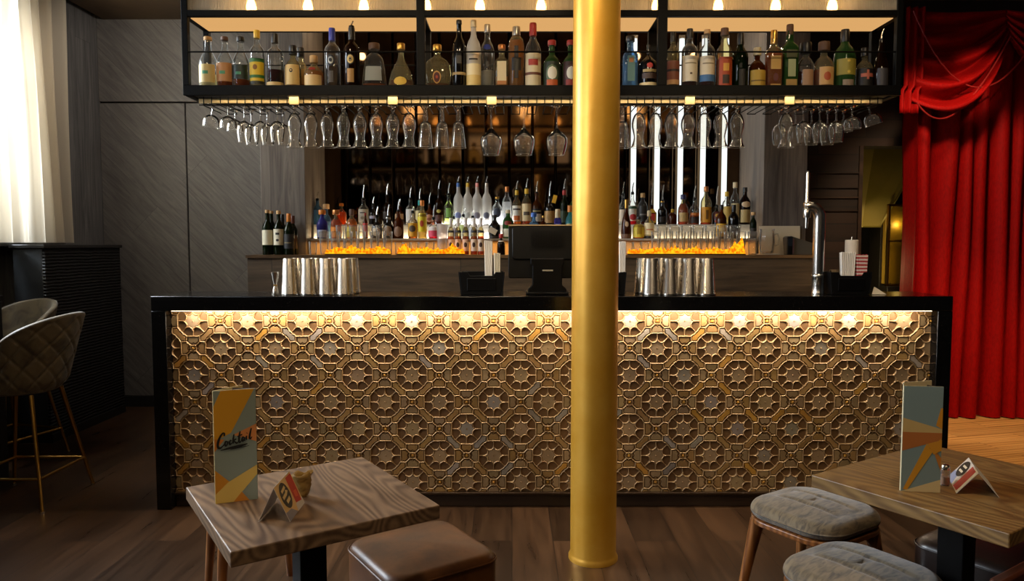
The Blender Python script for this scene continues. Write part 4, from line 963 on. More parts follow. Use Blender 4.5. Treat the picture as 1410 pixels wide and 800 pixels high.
b3(987, 12, 284, 'std', 'black', None, None, [(.3, .7, 60, '5a2418'), (.4, .6, (34,), 'd8a03a'), (.1, .26, (40,), 'c94a3a')], 'black bottle with red and gold round labels', spout=.15)
b3(1001, 12, 264, 'straight', 'clear', ('pale', .4), (YEL, .14, 1.1), [(.1, .55, 66, 'd9b45a')], 'clear bottle with round yellow cap among the tumblers')
b3(1012.5, 11.5, 251, 'std', 'clear', ('water', .5), (CRM, .13, 1.3), [(.1, .5, 66, 'd6c08a')], 'tall clear bottle with thick cream cap')
b3(1026, 15, 258, 'wine', 'brown', ('dark', .5), (BLK, .12), [(.46, .62, (50,), 'd8b88a'), (.06, .4, 60, 'c0a468')], 'large dark brown bottle with cream labels beside the right cheek wall')
# front step
b2(443.5, 15, 289, 'squat', 'violet', ('violet', .5), (ORG, .16, 1.5), [(.04, .3, 60, 'b8c0e0')], 'violet-blue gin bottle with orange stopper at the far left step')
b2(449, 14, 281, 'squat', 'blue', ('water', .5), (CORK, .14, 1.5), None, 'pale blue bottle with cork behind the violet-blue gin', y=Y2B)
b2(462.5, 15, 289, 'squat', 'tan', ('orange', .66), (COPP, .16, 1.5), [(.04, .4, 60, 'e08a2a')], 'orange liqueur bottle with copper stopper on the front step')
b2(484, 15, 288, 'squat', 'tan', ('gold', .66), (DCORK, .22), [(.04, .4, 60, 'c9b040')], 'yellow liqueur bottle with dark neck on the front step')
b2(503, 6.5, 293, 'std', 'amberg', ('rose', .7), (RED, .1), [(.05, .6, 80, 'c0352c')], 'tiny red bottle in front of the tall cream-labelled one')
b2(519, 14, 298, 'apoth', 'black', None, None, [(.1, .5, (50,), 'd8c4a6')], 'black bottle with round cream label on the front step', spout=.07)
b2(534.5, 15, 299, 'apoth', 'black', None, (SILV, .1), [(.12, .6, (50,), '8f7458')], 'black bottle with brown oval label on the front step', spout=.09)
b2(548.5, 14, 291, 'std', 'amberg', ('dark', .5), None, [(.06, .45, (50,), '8a6a54')], 'dark bottle with clear shoulders and oval label on the front step', spout=.085)
b2(568.3, 12.6, 292, 'straight', 'clear', ('gold', .4), None, [(.08, .58, 78, 'dba52e'), (.24, .5, (44,), '4a3828')], 'clear bottle with mustard label and round dark emblem', spout=.04)
b2(581.2, 12.4, 276, 'std', 'tan', ('pale', .3), (ORG, .14, 1.1), [(.18, .66, 80, 'ead21c'), (.3, .48, (24,), 'c04a24')], 'bottle with bright yellow label, red emblem and orange cap')
b2(597, 14, 301, 'std', 'clear', ('rose', .3), None, [(.08, .4, 78, 'd84a66'), (.4, .58, 76, 'efe6e0')], 'clear bottle with pink and white label', spout=.1)
b2(625, 12, 300, 'std', 'clear', ('water', .5), None, [(.08, .5, 60, 'e6e2f0')], 'small clear bottle with lilac label below the blue-necked vodka', spout=.05)
b2(638, 12.5, 297, 'std', 'clear', ('water', .5), None, [(.3, .6, 60, 'cfe08a')], 'clear bottle with lime green label below the yellow-necked vodka', spout=.05)
b2(651, 12.5, 299, 'std', 'clear', ('water', .5), None, [(.1, .5, 60, 'dfe4ec')], 'clear bottle with pale label below the pink-necked vodka', spout=.05)
t = b2(681, 16, 296, 'apoth', 'black', None, (BLK, .1), [(.02, .1, 60, '2a2420')], 'stout black bottle with a white card leaning on it')
M().obox(Matrix.Translation((-.012, -.049, .055)) @ Matrix.Rotation(.5, 4, 'Y'), .06, .002, .04, paint('e8dcc0', .6)).build('card', None, t, smooth=0)
b2(699.5, 15, 289, 'std', 'green', ('lime', .7), (CRM, .12, 1.1), [(.0, .34, 72, 'e2dcc4'), (.46, .62, (40,), '8f2c1c')], 'green gin bottle with red seal and cream label')
b2(735, 16, 293, 'round', 'blue', ('water', .6), (LBLU, .16, 1.3), [(.1, .44, (50,), '9fbce0')], 'light blue round bottle showing just above the till screen')
b2(748, 10, 297, 'std', 'amberg', ('dark', .5), (GOLDCAP, .1), None, 'small dark bottle above the till screen')
b2(768, 10, 288, 'sq', 'violet', ('violet', .4), (CRM, .3), [(.1, .5, 36, '8f8ab8')], 'small violet bottle with white cap above the till screen')
b2(785, 13, 283, 'apoth', 'teal', ('water', .5), (ORG, .2, 1.2), [(.1, .45, 50, 'c0b070')], 'turquoise bottle with orange cap beside the column')
b2(862.5, 14, 275, 'cone', 'amberg', ('brandy', .6), (GOLDCAP, .22), [(.0, .12, 76, '6a4a34'), (.3, .44, (24,), 'd8b890')], 'cone-shaped brandy bottle with gold neck right of the column')
b2(879.5, 15.5, 298, 'squat', 'tan', ('gold', .5), (BLK, .14), [(.06, .62, 80, 'd9c234'), (.2, .5, 24, 'a98a1c')], 'squat bottle with lemon yellow label right of the column')
b2(894, 14, 290, 'squat', 'clear', ('pale', .5), (CRM, .2), [(.14, .56, 78, 'ecdcae'), (.3, .34, 40, 'c0703a'), (0, .1, 80, '17120f')], 'squat bottle with cream label and black base')
b2(993.5, 14, 282, 'std', 'amberg', ('dark', .6), (BLK, .14), [(.06, .44, 78, 'd9a82a'), (.16, .34, (26,), 'ecd79a')], 'brown bottle with yellow label behind the right-hand tumblers')
b2(1010.5, 14.5, 282, 'wine', 'black', None, (BLK, .2), [(.1, .3, 60, '241a16')], 'plain black wine-shaped bottle behind the right-hand tumblers')
b2(1037.5, 9, 292, 'std', 'dgreen', None, (CORK, .12, 1.6), [(.1, .4, 60, '2a241c')], 'thin dark bottle with round cork next to the right cheek wall')
# bitters on the counter
BT = paint('ece4da', .5)
for i, px in enumerate((620.8, 630.5, 641, 652.5, 662)):
    b1(px, 9, 300, 'std', 'tan', ('orange', .5), (BT, .24, 1.1), [(.1, .42, 76, 'e8bfa0' if i < 3 else 'e8d0b8'), (.2, .34, (26,), '3a2018'), (.6, .66, 179, '17110f')], 'small amber bitters bottle with white dropper cap, %s from left of the five' % ORD[i], T1F)
b1(690, 11, 322, 'squat', 'brown', ('dark', .5), (RED, .2, 1.3), [(.62, .68, 80, 'd8ccc0')], 'small dark bottle with red cap behind the straws', T1F)

# ---------------------------------------------------------------- glasses on the back bar
TUM = thin_glass('tumbler_glass', 'f6f4ee', edge=1.7, body=.10)
def tumbler(name, R0, R1, H, label, group, flute=0):
    t = thing(name, label, 'glass', (0, 0, 0), 0, group)
    rb = (12, .03) if flute else None
    M().shell([(0, 0), (R0*.95, 0), (R0, .003), (R0+(R1-R0)*.5, H*.5), (R1, H)], 24, rib=rb).build('glass_wall', TUM, t, smooth=50)
    M().lathe([(0, .0015), (R0*.93, .0018), (R0*.93, .009), (0, .010)], 20).build('base', GLASSW, t, smooth=40)
    M().tube([(R1*math.cos(2*PI*i/24), R1*math.sin(2*PI*i/24), H) for i in range(25)], .0012, 5, cap=False).build('rim', GLASSW, t)
    return t
hi = None; pint = None; rocks = None
def put(src, px, y, z, label): return dup(src, (XW(px, 345, y), y, z+.0005), random.uniform(0, 1), label)
hi = tumbler('tumbler', .027, .034, .16, 'tall tumbler on the back bar counter, left group, first from left', 'tall tumblers on the back bar counter'); hi.location = (XW(446, 345, 5.05), 5.062, BZ+.0005)
for i, px in enumerate((462, 479, 497, 516, 534)): put(hi, px, 5.062, BZ, 'tall tumbler on the back bar counter, left group, %s from left' % ORD[i+1])
pint = tumbler('pint_glass', .028, .0385, .205, 'flared pint glass behind the tall tumblers, left group, first from left', 'flared pint glasses on the back bar step', 1); pint.location = (XW(457, 335, 5.245), 5.232, Z2+.0005)
pint.location.y = 5.1; pint.location.z = BZ+.0005; pint.location.x = XW(470.5, 345, 5.136); pint.location.y = 5.136
for i, px in enumerate((488.5, 506.5, 525)): put(pint, px, 5.136, BZ, 'flared pint glass behind the tall tumblers, left group, %s from left' % ORD[i+1])
rocks = tumbler('shot_tumbler', .024, .028, .088, 'small tumbler at the far left end of the glasses on the back bar', 'small tumblers on the back bar'); rocks.location = (XW(431, 348, 5.06), 5.06, BZ+.0005)
for i, px in enumerate((549, 560, 571, 582, 593)): put(rocks, px, 5.075, BZ, 'small tumbler below the yellow-labelled bottles, %s of five from left' % ORD[i])
for i, px in enumerate((866, 877, 888)): put(rocks, px, 5.075, BZ, 'small tumbler right of the column, %s of three from left' % ORD[i])
for i, px in enumerate((903, 920, 937, 953, 969.5, 986, 1003, 1020, 1036)): put(hi, px, 5.062, BZ, 'tall tumbler on the back bar counter, right group, %s from left' % ORD[i])
for i, px in enumerate((911.5, 928.5, 945, 961, 978, 994.5, 1011.5)): put(pint, px, 5.136, BZ, 'flared pint glass behind the tall tumblers, right group, %s from left' % ORD[i])
# frosted plastic tumbler
ft = thing('frosted_tumbler', 'tall frosted tumbler standing before the tall dark bottles', 'glass', (XW(609, 348, 5.07), 5.07, BZ+.0005))
M().shell([(0, 0), (.030, 0), (.032, .004), (.038, .215)], 24).build('glass_wall', thin_glass('frosted_plastic', 'efe6e0', .3, .3, .5), ft, smooth=50)
# glass jug, cloth, card, boxes on the right end
jg = thing('glass_jug', 'faceted glass jug at the right end of the back bar', 'jug', (XW(1055.5, 345, 5.06), 5.06, BZ+.011))
M().shell([(0, 0), (.04, .001), (.046, .01), (.054, .08), (.05, .12), (.047, .155), (.054, .168)], 20, rib=(10, .03)).build('glass_wall', TUM, jg, smooth=50)
M().lathe([(0, .002), (.042, .003), (.042, .014), (0, .016)], 18).build('base', GLASSW, jg)
M().tube([(.05, 0, .13), (.075, 0, .135), (.085, 0, .1), (.078, 0, .06), (.054, 0, .05)], .006, 8).build('handle', TUM, jg)
cl = M(); rows = []
for j in range(14):
    rows.append([(-.09+.18*i/21, -.045+.1*j/13, .003+.006*abs(math.sin(i*1.3+j*.9))*math.sin(PI*i/21)*math.sin(PI*j/13)) for i in range(22)])
o = cl.grid(rows).build('bar_cloth', paint('cfc3b2', .9), smooth=180, loc=(XW(1056, 350, 5.065), 5.065, BZ+.0012), solid=.002)
tag(o, 'crumpled white cloth under the glass jug', 'cloth')
c0, c1 = P(1046.5, 351, 5.2), P(1104, 311, 5.2)
o = M().box(c0.x, c1.x, 0, .004, 0, c1.z-BZ).build('card', paint('d8c6a4', .6), smooth=0, loc=(0, 5.22, BZ+.0006), rot=(math.radians(-3), 0, 0)); tag(o, 'blank cream card standing against the right cheek wall', 'card')
gb = thing('storage_box', 'grey box with slanted side at the right end of the back bar', 'box', (XW(1099, 350, 5.08), 5.09, BZ+.0005))
gm = M().prism([(-.075, 0), (.075, 0), (.095, .075), (-.07, .13), (-.085, .12)], -.06, .06, None, Matrix.Rotation(PI/2, 4, 'X')); gm.build('body', paint('4a453e', .55), gb, smooth=0, bevel=.003)
M().box(-.09, -.05, -.064, -.0605, .01, .11).build('flap', paint('6a4a50', .5), gb, smooth=0)
sb = thing('card_reader', 'small black upright card reader before the grey box', 'device', (XW(1086.5, 350, 5.005), 5.0, BZ+.0005))
M().box(-.018, .018, -.012, .012, 0, .125).build('body', BLACK, sb, smooth=0, bevel=.004); M().box(-.014, .014, -.0135, -.0122, .06, .115).build('screen', paint('20242a', .15), sb, smooth=0)
# ================================================================ ON THE BAR
CT = TZ+.0006
def tin(label, loc):
    t = thing('shaker_tin', label, 'shaker', loc, 0, 'steel shaker tins on the bar')
    M().lathe([(0, .19), (.033, .19), (.0345, .188), (.046, .012), (.0475, .010), (.0478, .004), (.0468, .0), (.0455, .0), (.0455, .01), (.0335, .185), (0, .186)], 36).build('body', STEEL, t, smooth=40)
    M().lathe([(.0468, .0085), (.0488, .0075), (.0488, .0035), (.0468, .0025)], 36).build('rim', CHROME, t, smooth=60)
    return t
t0 = None
for g, pxs in (('left', (399.5, 424.5, 449.5, 474.5)), ('right', (897, 922, 947.5, 973))):
    for i, px in enumerate(pxs):
        for y, nm_ in ((3.775, 'front'), (3.905, 'back')):
            lb = 'upturned steel shaker tin, %s of four in the %s row, %s set on the bar' % (ORD[i], nm_, 'jigger' if g == 'left' else 'tap')
            loc = (XW(px, 380, 3.775)+(.008 if y > 3.8 and g == 'left' else (-.02 if y > 3.8 else 0)), y, CT)
            if t0 is None: t0 = tin(lb, loc)
            else: dup(t0, loc, 0, lb)
jg_ = thing('jigger', 'slim double-ended jigger left of the shaker tins', 'jigger', (XW(379, 390, 3.775), 3.775, CT))
M().lathe([(0, 0), (.0175, 0), (.019, .004), (.013, .03), (.0075, .048), (.0075, .052), (.014, .08), (.0215, .118), (.0205, .118), (.013, .082), (0, .07)], 24).build('cups', STEEL, jg_, smooth=50)
M().lathe([(.0075, .046), (.0095, .047), (.0095, .053), (.0075, .054)], 20).build('collar', BRASS, jg_)
# bar caddies
STRAW = paint('ece3d6', .6)
def caddy(px0, px1, label):
    y = 3.86; x0, x1 = XW(px0, 390, y-.07), XW(px1, 390, y-.07); w = (x1-x0)
    t = thing('bar_caddy', label, 'caddy', ((x0+x1)/2, y, CT), 0, 'black bar caddies')
    h = .118; b = .9
    hw = w/2
    for ax, s in (('x', -1), ('x', 1)):
        m = M(); m.prism([(s*hw*b, 0), (s*hw, h), (s*(hw-.005), h), (s*(hw*b-.005), 0)], -.07, .07, None, Matrix.Rotation(PI/2, 4, 'X'))
        m.build('side_wall', MBLACK, t, smooth=0, bevel=.002)
    m = M().prism([(-hw*b+.006, 0), (hw*b-.006, 0), (hw*.96, h), (hw*.6, h), (hw*.5, h*.84), (-hw*.5, h*.84), (-hw*.6, h), (-hw*.96, h)], .065, .07, None, Matrix.Rotation(PI/2, 4, 'X')); m.build('front_wall', MBLACK, t, smooth=0, bevel=.002)
    M().box(-hw*.92, hw*.92, .065, .07, 0, h).build('back_wall', MBLACK, t, smooth=0, bevel=.002)
    M().box(-hw*b+.006, hw*b-.006, -.064, .064, 0, .006).build('base', MBLACK, t, smooth=0)
    M().box(-hw*.62, hw*.62, -.0765, -.0705, h*.18, h*.72).build('front_pocket', BLACK, t, smooth=0, bevel=.002)
    return t
caddy(631, 695, 'black bar caddy holding white straws left of the till')
caddy(812, 863, 'black bar caddy mostly hidden behind the gold column')
caddy(1143, 1201, 'black bar caddy beside the chrome tap')
def straws(px0, px1, top, y, label, col=STRAW, z0=.007, r=.0042, rows=3, fan=.0):
    x0, x1 = XW(px0, 380, y), XW(px1, 380, y); h = ZW(top, y)-CT-z0; n = int((x1-x0)/(2*r+.0006))
    t = thing('straw_bundle', label, 'straws', ((x0+x1)/2, y, CT+z0), 0, 'straw bundles in the caddies')
    m = M(); 
    for j in range(rows):
        for i in range(n):
            x = -(x1-x0)/2+r+(2*r+.0006)*i; dz = random.uniform(-.006, .0); k = fan*(i/(n-1)-.5)
            m.tube([(x*.8, (j-(rows-1)/2)*2.1*r, 0), (x+k, (j-(rows-1)/2)*2.1*r, h+dz)], r, 7)
    o = m.build('straws', col, t); o['kind'] = 'stuff'; return t
straws(667, 679.5, 331, 3.885, 'tall white straw bundle standing in the caddy left of the till')
straws(680, 691, 348, 3.835, 'short cream straw bundle in front of the tall white one', paint('e8dcc0', .6))
straws(852, 862, 332, 3.885, 'white straw bundle peeking out behind the column')
straws(1157, 1178, 347, 3.83, 'white straw bundle in the caddy beside the chrome tap', STRAW, fan=.008)
STRP, nt, out = newmat('red_white_stripes')
b_ = pbr(nt, out, rough=.6); co = N(nt, 'ShaderNodeTexCoord'); wv = N(nt, 'ShaderNodeTexWave', bands_direction='Z', wave_profile='SIN'); wv.inputs['Scale'].default_value = 17.; wv.inputs['Distortion'].default_value = 1.5
nt.links.new(co.outputs['Object'], wv.inputs['Vector']); cr = N(nt, 'ShaderNodeValToRGB'); cr.color_ramp.interpolation = 'CONSTANT'; cr.color_ramp.elements[0].color = lin('b8302a'); cr.color_ramp.elements[1].color = lin('e6d6c6'); cr.color_ramp.elements[1].position = .5
nt.links.new(wv.outputs['Fac'], cr.inputs[0]); nt.links.new(cr.outputs[0], b_.inputs['Base Color'])
straws(1178.5, 1193, 350, 3.83, 'red and white striped straw bundle in the caddy beside the tap', STRP, fan=.008)
sc_ = thing('straw_tube', 'tall white paper straw tube behind the striped straws', 'container', (XW(1171.5, 380, 3.883), 3.883, CT+.007))
hh = ZW(331, 3.895)-CT-.007
M().lathe([(0, 0), (.033, 0), (.033, hh), (.03, hh+.003), (0, hh-.004)], 24).build('tube', paint('e0d4c4', .6), sc_, smooth=40)
M().tube([(0, 0, hh-.003), (.001, 0, hh+.018)], .004, 6).build('tip', STEEL, sc_)
for i, px in enumerate((1147, 1153, 1159)):
    m = M()
    for q in range(3):
        pts = [(.0075*q-.0075, .024*math.cos(a), .045+.0235*math.sin(a)*1.6) for a in [2*PI*k/20 for k in range(21)]]
        m.tube(pts, .0042, 6, cap=False)
    o = m.build('dried_citrus_garnish', paint('6b5638', .7), loc=(XW(px, 370, 3.88)*1.0, 3.885, CT+.0425), smooth=60)
    tag(o, 'pale coiled garnish in the caddy by the tap, %s of three from left' % ORD[i], 'garnish', 'coiled garnishes in the caddy')
o = poly3([(0, 0, 0), (.075, 0, .0), (.02, .02, .04)], .002, paint('e0d0b4', .7)).build('napkin', paint('e0d0b4', .7), smooth=0, loc=(XW(1198, 400, 3.82), 3.8, CT+.0005)); tag(o, 'small folded white napkin right of the tap caddy', 'napkin')
# till seen from behind
pos = thing('till', 'black touch-screen till on the bar left of the column seen from behind', 'till', (XW(753, 390, 3.85), 3.85, CT))
x0, x1 = XW(700, 340, 3.9)-pos.location.x, XW(797, 340, 3.9)-pos.location.x
z0, z1 = ZW(383, 3.9)-CT, ZW(310.5, 3.9)-CT
def rrect(x0, x1, z0, z1, r, n=5):
    pts = []
    for cx, cz, a0 in ((x1-r, z1-r, 0), (x0+r, z1-r, 90), (x0+r, z0+r, 180), (x1-r, z0+r, 270)):
        for i in range(n+1):
            a = math.radians(a0+90*i/n); pts.append((cx+r*math.cos(a), cz+r*math.sin(a)))
    return pts
RXM = Matrix.Rotation(PI/2, 4, 'X')
tilt = Matrix.Translation((0, .05, 0)) @ Matrix.Translation((0, 0, z0)) @ Matrix.Rotation(math.radians(-6), 4, 'X') @ Matrix.Translation((0, 0, -z0)) @ RXM
M().prism(rrect(x0, x1, z0, z1, .012), -.018, .0, None, tilt).build('screen_back', BLACK, pos, smooth=30, bevel=.003)
M().prism(rrect(x0+.02, x1-.02, z0+.10, z1-.004, .02), .0005, .014, None, tilt).build('rear_bulge', BLACK, pos, smooth=30, bevel=.004)
m = M()
for i in range(24): m.box(-.08+.16*i/23-.0015, -.08+.16*i/23+.0015, .02, .024, z1-.11, z1-.03)
m.build('vent', BLACK, pos, smooth=0)
M().prism(rrect(x0, x1, z1-.0005, z1+.006, .002), -.03, .012, None, tilt).build('top_edge', paint('b89a6a', .35), pos, smooth=0)
nk = M(); prof = [(-.105, 0), (.105, 0), (.1, .03), (.078, .05), (.078, .15), (.088, .158), (.088, .19), (-.088, .19), (-.088, .158), (-.078, .15), (-.078, .05), (-.1, .03)]
nk.prism(prof, -.02, .045, None, RXM); nk.build('stand', BLACK, pos, smooth=0, bevel=.004)
M().box(-.11, .11, -.075, .12, 0, .014).build('base', BLACK, pos, smooth=0, bevel=.004)
M().box(-.026, .03, -.0475, -.0455, .122, .13).build('badge', paint('c9c0a8', .3, .5), pos, smooth=0, bevel=.002)
# chrome tap
ty = 3.86
tap = thing('beer_tap', 'tall chrome beer tap with curved spout and upright lever', 'tap', (XW(1126, 395, ty), ty, CT))
tz = lambda py: ZW(py, ty)-CT
tx = lambda px: XW(px, 340, ty)-tap.location.x
M().lathe([(0, 0), (.034, 0), (.034, .006), (.032, .012), (.031, .085), (.034, .09), (.034, .1), (.029, .108), (0, .108)], 28).build('base', CHROME, tap, smooth=40)
pts = [(0, 0, .1), (0, 0, tz(300))]
for i in range(1, 13):
    a = PI*.62*i/12; pts.append((-.055*(1-math.cos(a)), 0, tz(300)+.062*math.sin(a)))
M().tube(pts, [.030]*2+[.030-.006*i/12 for i in range(12)], 24).build('column', CHROME, tap, smooth=60)
fx = tx(1110)
M().lathe([(0, -.02), (.018, -.018), (.02, 0), (.02, .03), (.016, .036), (.018, .045), (.018, .055), (0, .058)], 20, c=(fx, 0, tz(295))).build('valve', CHROME, tap, smooth=40)
M().tube([(fx, 0, tz(300)), (fx-.002, 0, tz(314))], [.010, .007], 14).build('nozzle', CHROME, tap)
M().lathe([(0, tz(284)), (.013, tz(284)), (.013, tz(275)), (.011, tz(273)), (.0105, tz(240)), (.008, tz(236)), (0, tz(235))], 18, c=(fx, 0, 0)).build('lever', CHROME, tap, smooth=40)
M().lathe([(0, tz(284)), (.015, tz(284)), (.015, tz(279)), (0, tz(279))], 18, c=(fx, 0, 0)).build('lever_collar', BLACK, tap, smooth=40)

# ================================================================ FOREGROUND TABLES
WT1 = wood('ash_tabletop', '5a4434', '94775b', (2., 14, 14), (0, 0, PI/2), .42, None, .2, contour=(230, (1., 4.2, 4.2)), rmix=.28)
WT2 = wood('oak_tabletop', '6a4d2b', '957342', (2., 14, 14), (0, 0, PI/2), .42, None, .2, contour=(190, (1., 4.2, 4.2)), rmix=.3)
def cafe_table(label, c, rz, W, top_m, L=None):
    L = L or W
    t = thing('cafe_table', label, 'table', (c[0], c[1], 0), rz)
    th = .036
    M().box(-L/2, L/2, -W/2, W/2, .70-th, .70).build('tabletop', top_m, t, smooth=0, bevel=.003)
    M().box(-.15, .15, -.15, .15, .70-th-.012, .70-th-.0005).build('mounting_plate', BLACK, t, smooth=0)
    M().box(-.036, .036, -.036, .036, .014, .70-th-.0125).build('pedestal', BLACK, t, smooth=0, bevel=.003)
    M().box(-.045, .045, -.045, .045, 0, .0135).build('base_plate', BLACK, t, smooth=0, bevel=.004)
    return t
cafe_table('square wooden cafe table with the word menu, left foreground', (-.545, 1.905), math.radians(34), .518, WT1)
c2 = Vector((.874, 2.082)); d1 = Vector((math.cos(math.radians(-57)), math.sin(math.radians(-57)))); d2 = Vector((math.cos(math.radians(33)), math.sin(math.radians(33))))
cc = c2+d1*.259+d2*.31
cafe_table('square wooden cafe table beside the two grey stools, right foreground', (cc.x, cc.y), math.radians(33), .518, WT2, .62)
# menus
CARDH = 'card'
def fold_menu(name, label, A, B, h, tops, polys, base, lean=0., inner='d8c79c'):
    """front panel from table point A to B (world), standing h tall; a second panel hinged at A or B"""
    A, B = Vector((A.x, A.y, 0)), Vector((B.x, B.y, 0)); ux = (B-A); w = ux.length; ang = math.atan2(ux.y, ux.x)
    t = thing(name, label, 'menu', (A.x, A.y, .7005), ang)
    m = M(); th = .0025
    m.box(0, w, 0, th, 0, h, paint(inner, .6))
    m.add([(0, -.0003, 0), (w, -.0003, 0), (w, -.0003, h), (0, -.0003, h)], [(0, 1, 2, 3)], paint(base, .65))
    for k, (pl, colr) in enumerate(polys):
        m.add([(u*w, -.0006-.0002*k, v*h) for u, v in pl], [tuple(range(len(pl)))], paint(colr, .65))
    m.build('front_page', None, t, smooth=0)
    return t, w
TEAL = '87958a'
a0, b0 = T(297, 694, .7), T(355, 687, .7)
polysL = [([(.18, 1), (.97, 1), (.4, .62), (0, .555), (0, .86)], 'd99a1c'), ([(0, .575), (.24, .565), (0, .46)], 'cf7a24'), ([(1, .685), (1, .525), (.45, .60)], 'd98a4a'),
          ([(0, .3), (.35, .18), (0, .08)], 'cf8a1e'), ([(1, .315), (1, .23), (.42, 0), (0, 0), (0, .08), (.3, .18)], 'e2bf62'), ([(.62, .085), (.8, 0), (.42, 0)], 'cf8426')]
hL = P(322, 539, a0.y).z-.7
mn, w = fold_menu('cocktail_menu', 'yellow and grey tri-fold cocktail menu with black script on the left table', a0, b0, hL, None, polysL, '8c978c')
M().box(0, w*.9, 0, .0025, 0, hL).build('back_page', paint('cbb37a', .6), mn, smooth=0, loc=(.0, .004, 0), rot=(0, 0, math.radians(38)))
M().box(-w*.62, 0, 0, .0025, 0, hL*.995).build('back_page', paint('4a3a28', .6), mn, smooth=0, loc=(w-.0005, .004, 0), rot=(0, 0, math.radians(-30)))
# brush script word drawn as ribbons in menu coordinates (u right, v up; word box 0..1 x 0..1)
STROKES = [
 [(.21, .80, 1), (.215, .93, 1.1), (.17, .96, 1), (.10, .78, 1.3), (.04, .48, 1.7), (.03, .22, 1.7), (.08, .12, 1.3), (.16, .22, .9), (.215, .36, .7)],
 [(.285, .46, .8), (.245, .47, 1.1), (.22, .33, 1.4), (.245, .22, 1.2), (.285, .31, 1), (.295, .44, 1), (.32, .44, .6)],
 [(.40, .46, .9), (.375, .52, .9), (.345, .40, 1.4), (.36, .28, 1.2), (.41, .36, .7)],
 [(.475, .86, .7), (.455, .62, 1.3), (.44, .32, 1.4)], [(.535, .58, 1), (.46, .46, 1), (.50, .40, 1.1), (.545, .33, 1.2), (.58, .40, .7)],
 [(.645, 1.0, .8), (.615, .68, 1.4), (.61, .40, 1.4), (.64, .36, 1), (.67, .45, .6)], [(.565, .70, .8), (.70, .80, .8)],
 [(.755, .60, .8), (.715, .64, 1.1), (.69, .48, 1.3), (.715, .40, 1.1), (.75, .54, 1)], [(.762, .64, 1.1), (.755, .46, 1.2), (.785, .46, .6)],
 [(.82, .70, 1), (.81, .52, 1.3), (.835, .50, .6)], [(.83, .84, 1.3), (.836, .87, 1.3)],
 [(.955, 1.12, .8), (.915, .80, 1.3), (.90, .56, 1.4), (.93, .52, 1), (.97, .62, .6)],
 [(.10, -.02, .5), (.35, .08, 1.5), (.62, .15, 1.8), (.84, .24, .7)], [(.36, .0, .4), (.6, .055, .7), (.88, .12, .3)]]
def catmull(p, n=7):
    o = []
    for i in range(len(p)-1):
        a, b, c, d = p[max(i-1, 0)], p[i], p[i+1], p[min(i+2, len(p)-1)]
        for k in range(n):
            t = k/n; o.append(tuple(.5*((2*b[q])+(-a[q]+c[q])*t+(2*a[q]-5*b[q]+4*c[q]-d[q])*t*t+(-a[q]+3*b[q]-3*c[q]+d[q])*t**3) for q in range(3)))
    o.append(p[-1]); return o
m = M(); INK = paint('14110e', .6)
for si, s in enumerate(STROKES):
    q = catmull(s); vs = []
    W0, H0 = w*.86, hL*.155
    pts = [(w*.06+x*W0, hL*.475+y*H0, k) for x, y, k in q]
    for i, (x, y, k) in enumerate(pts):
        a, b = pts[max(i-1, 0)], pts[min(i+1, len(pts)-1)]; tx_, ty_ = b[0]-a[0], b[1]-a[1]; l = math.hypot(tx_, ty_) or 1
        nx_, ny_ = -ty_/l*.0018*k, tx_/l*.0018*k
        vs += [(x+nx_, -.0024-.00002*si, y+ny_), (x-nx_, -.0024-.00002*si, y-ny_)]
    m.add(vs, [(2*i, 2*i+1, 2*i+3, 2*i+2) for i in range(len(pts)-1)])
m.build('script_lettering', INK, mn, smooth=0)
a1, b1_ = T(1240, 676, .7), T(1294, 678.5, .7)
hR = P(1270, 531.5, a1.y).z-.7
polysR = [([(0, .70), (1, .60), (1, .55), (0, .56)], 'c9a868'), ([(0, .565), (1, .565), (1, .50), (0, .385)], 'b2682c'), ([(.95, .8), (1, .8), (1, .6), (.84, .635)], 'cf8a1c'),
          ([(1, .52), (.72, .42), (.62, .46), (.05, .02), (.16, .015), (.72, .35)], 'd0901e'), ([(.68, .42), (.74, .44), (1, .2), (1, .33)], 'b8742a'), ([(.64, .46), (1, .5), (1, .40), (.8, .36)], 'cf8c22'), ([(.0, .0), (1, .125), (1, 0)], 'd6bd86')]
mr_, w2 = fold_menu('cocktail_menu', 'grey-blue tri-fold menu with orange star pattern on the right table', a1, b1_, hR, None, polysR, '7d8f8c')
M().box(0, w2*.98, 0, .0025, 0, hR*1.03).build('back_page', paint('d8c8a0', .6), mr_, smooth=0, loc=(.0, .003, 0), rot=(0, 0, math.radians(26)))
M().box(-w2*.8, 0, 0, .0025, 0, hR*.99).build('back_page', paint('2a1c14', .6), mr_, smooth=0, loc=(w2-.0005, .004, 0), rot=(0, 0, math.radians(-52)))
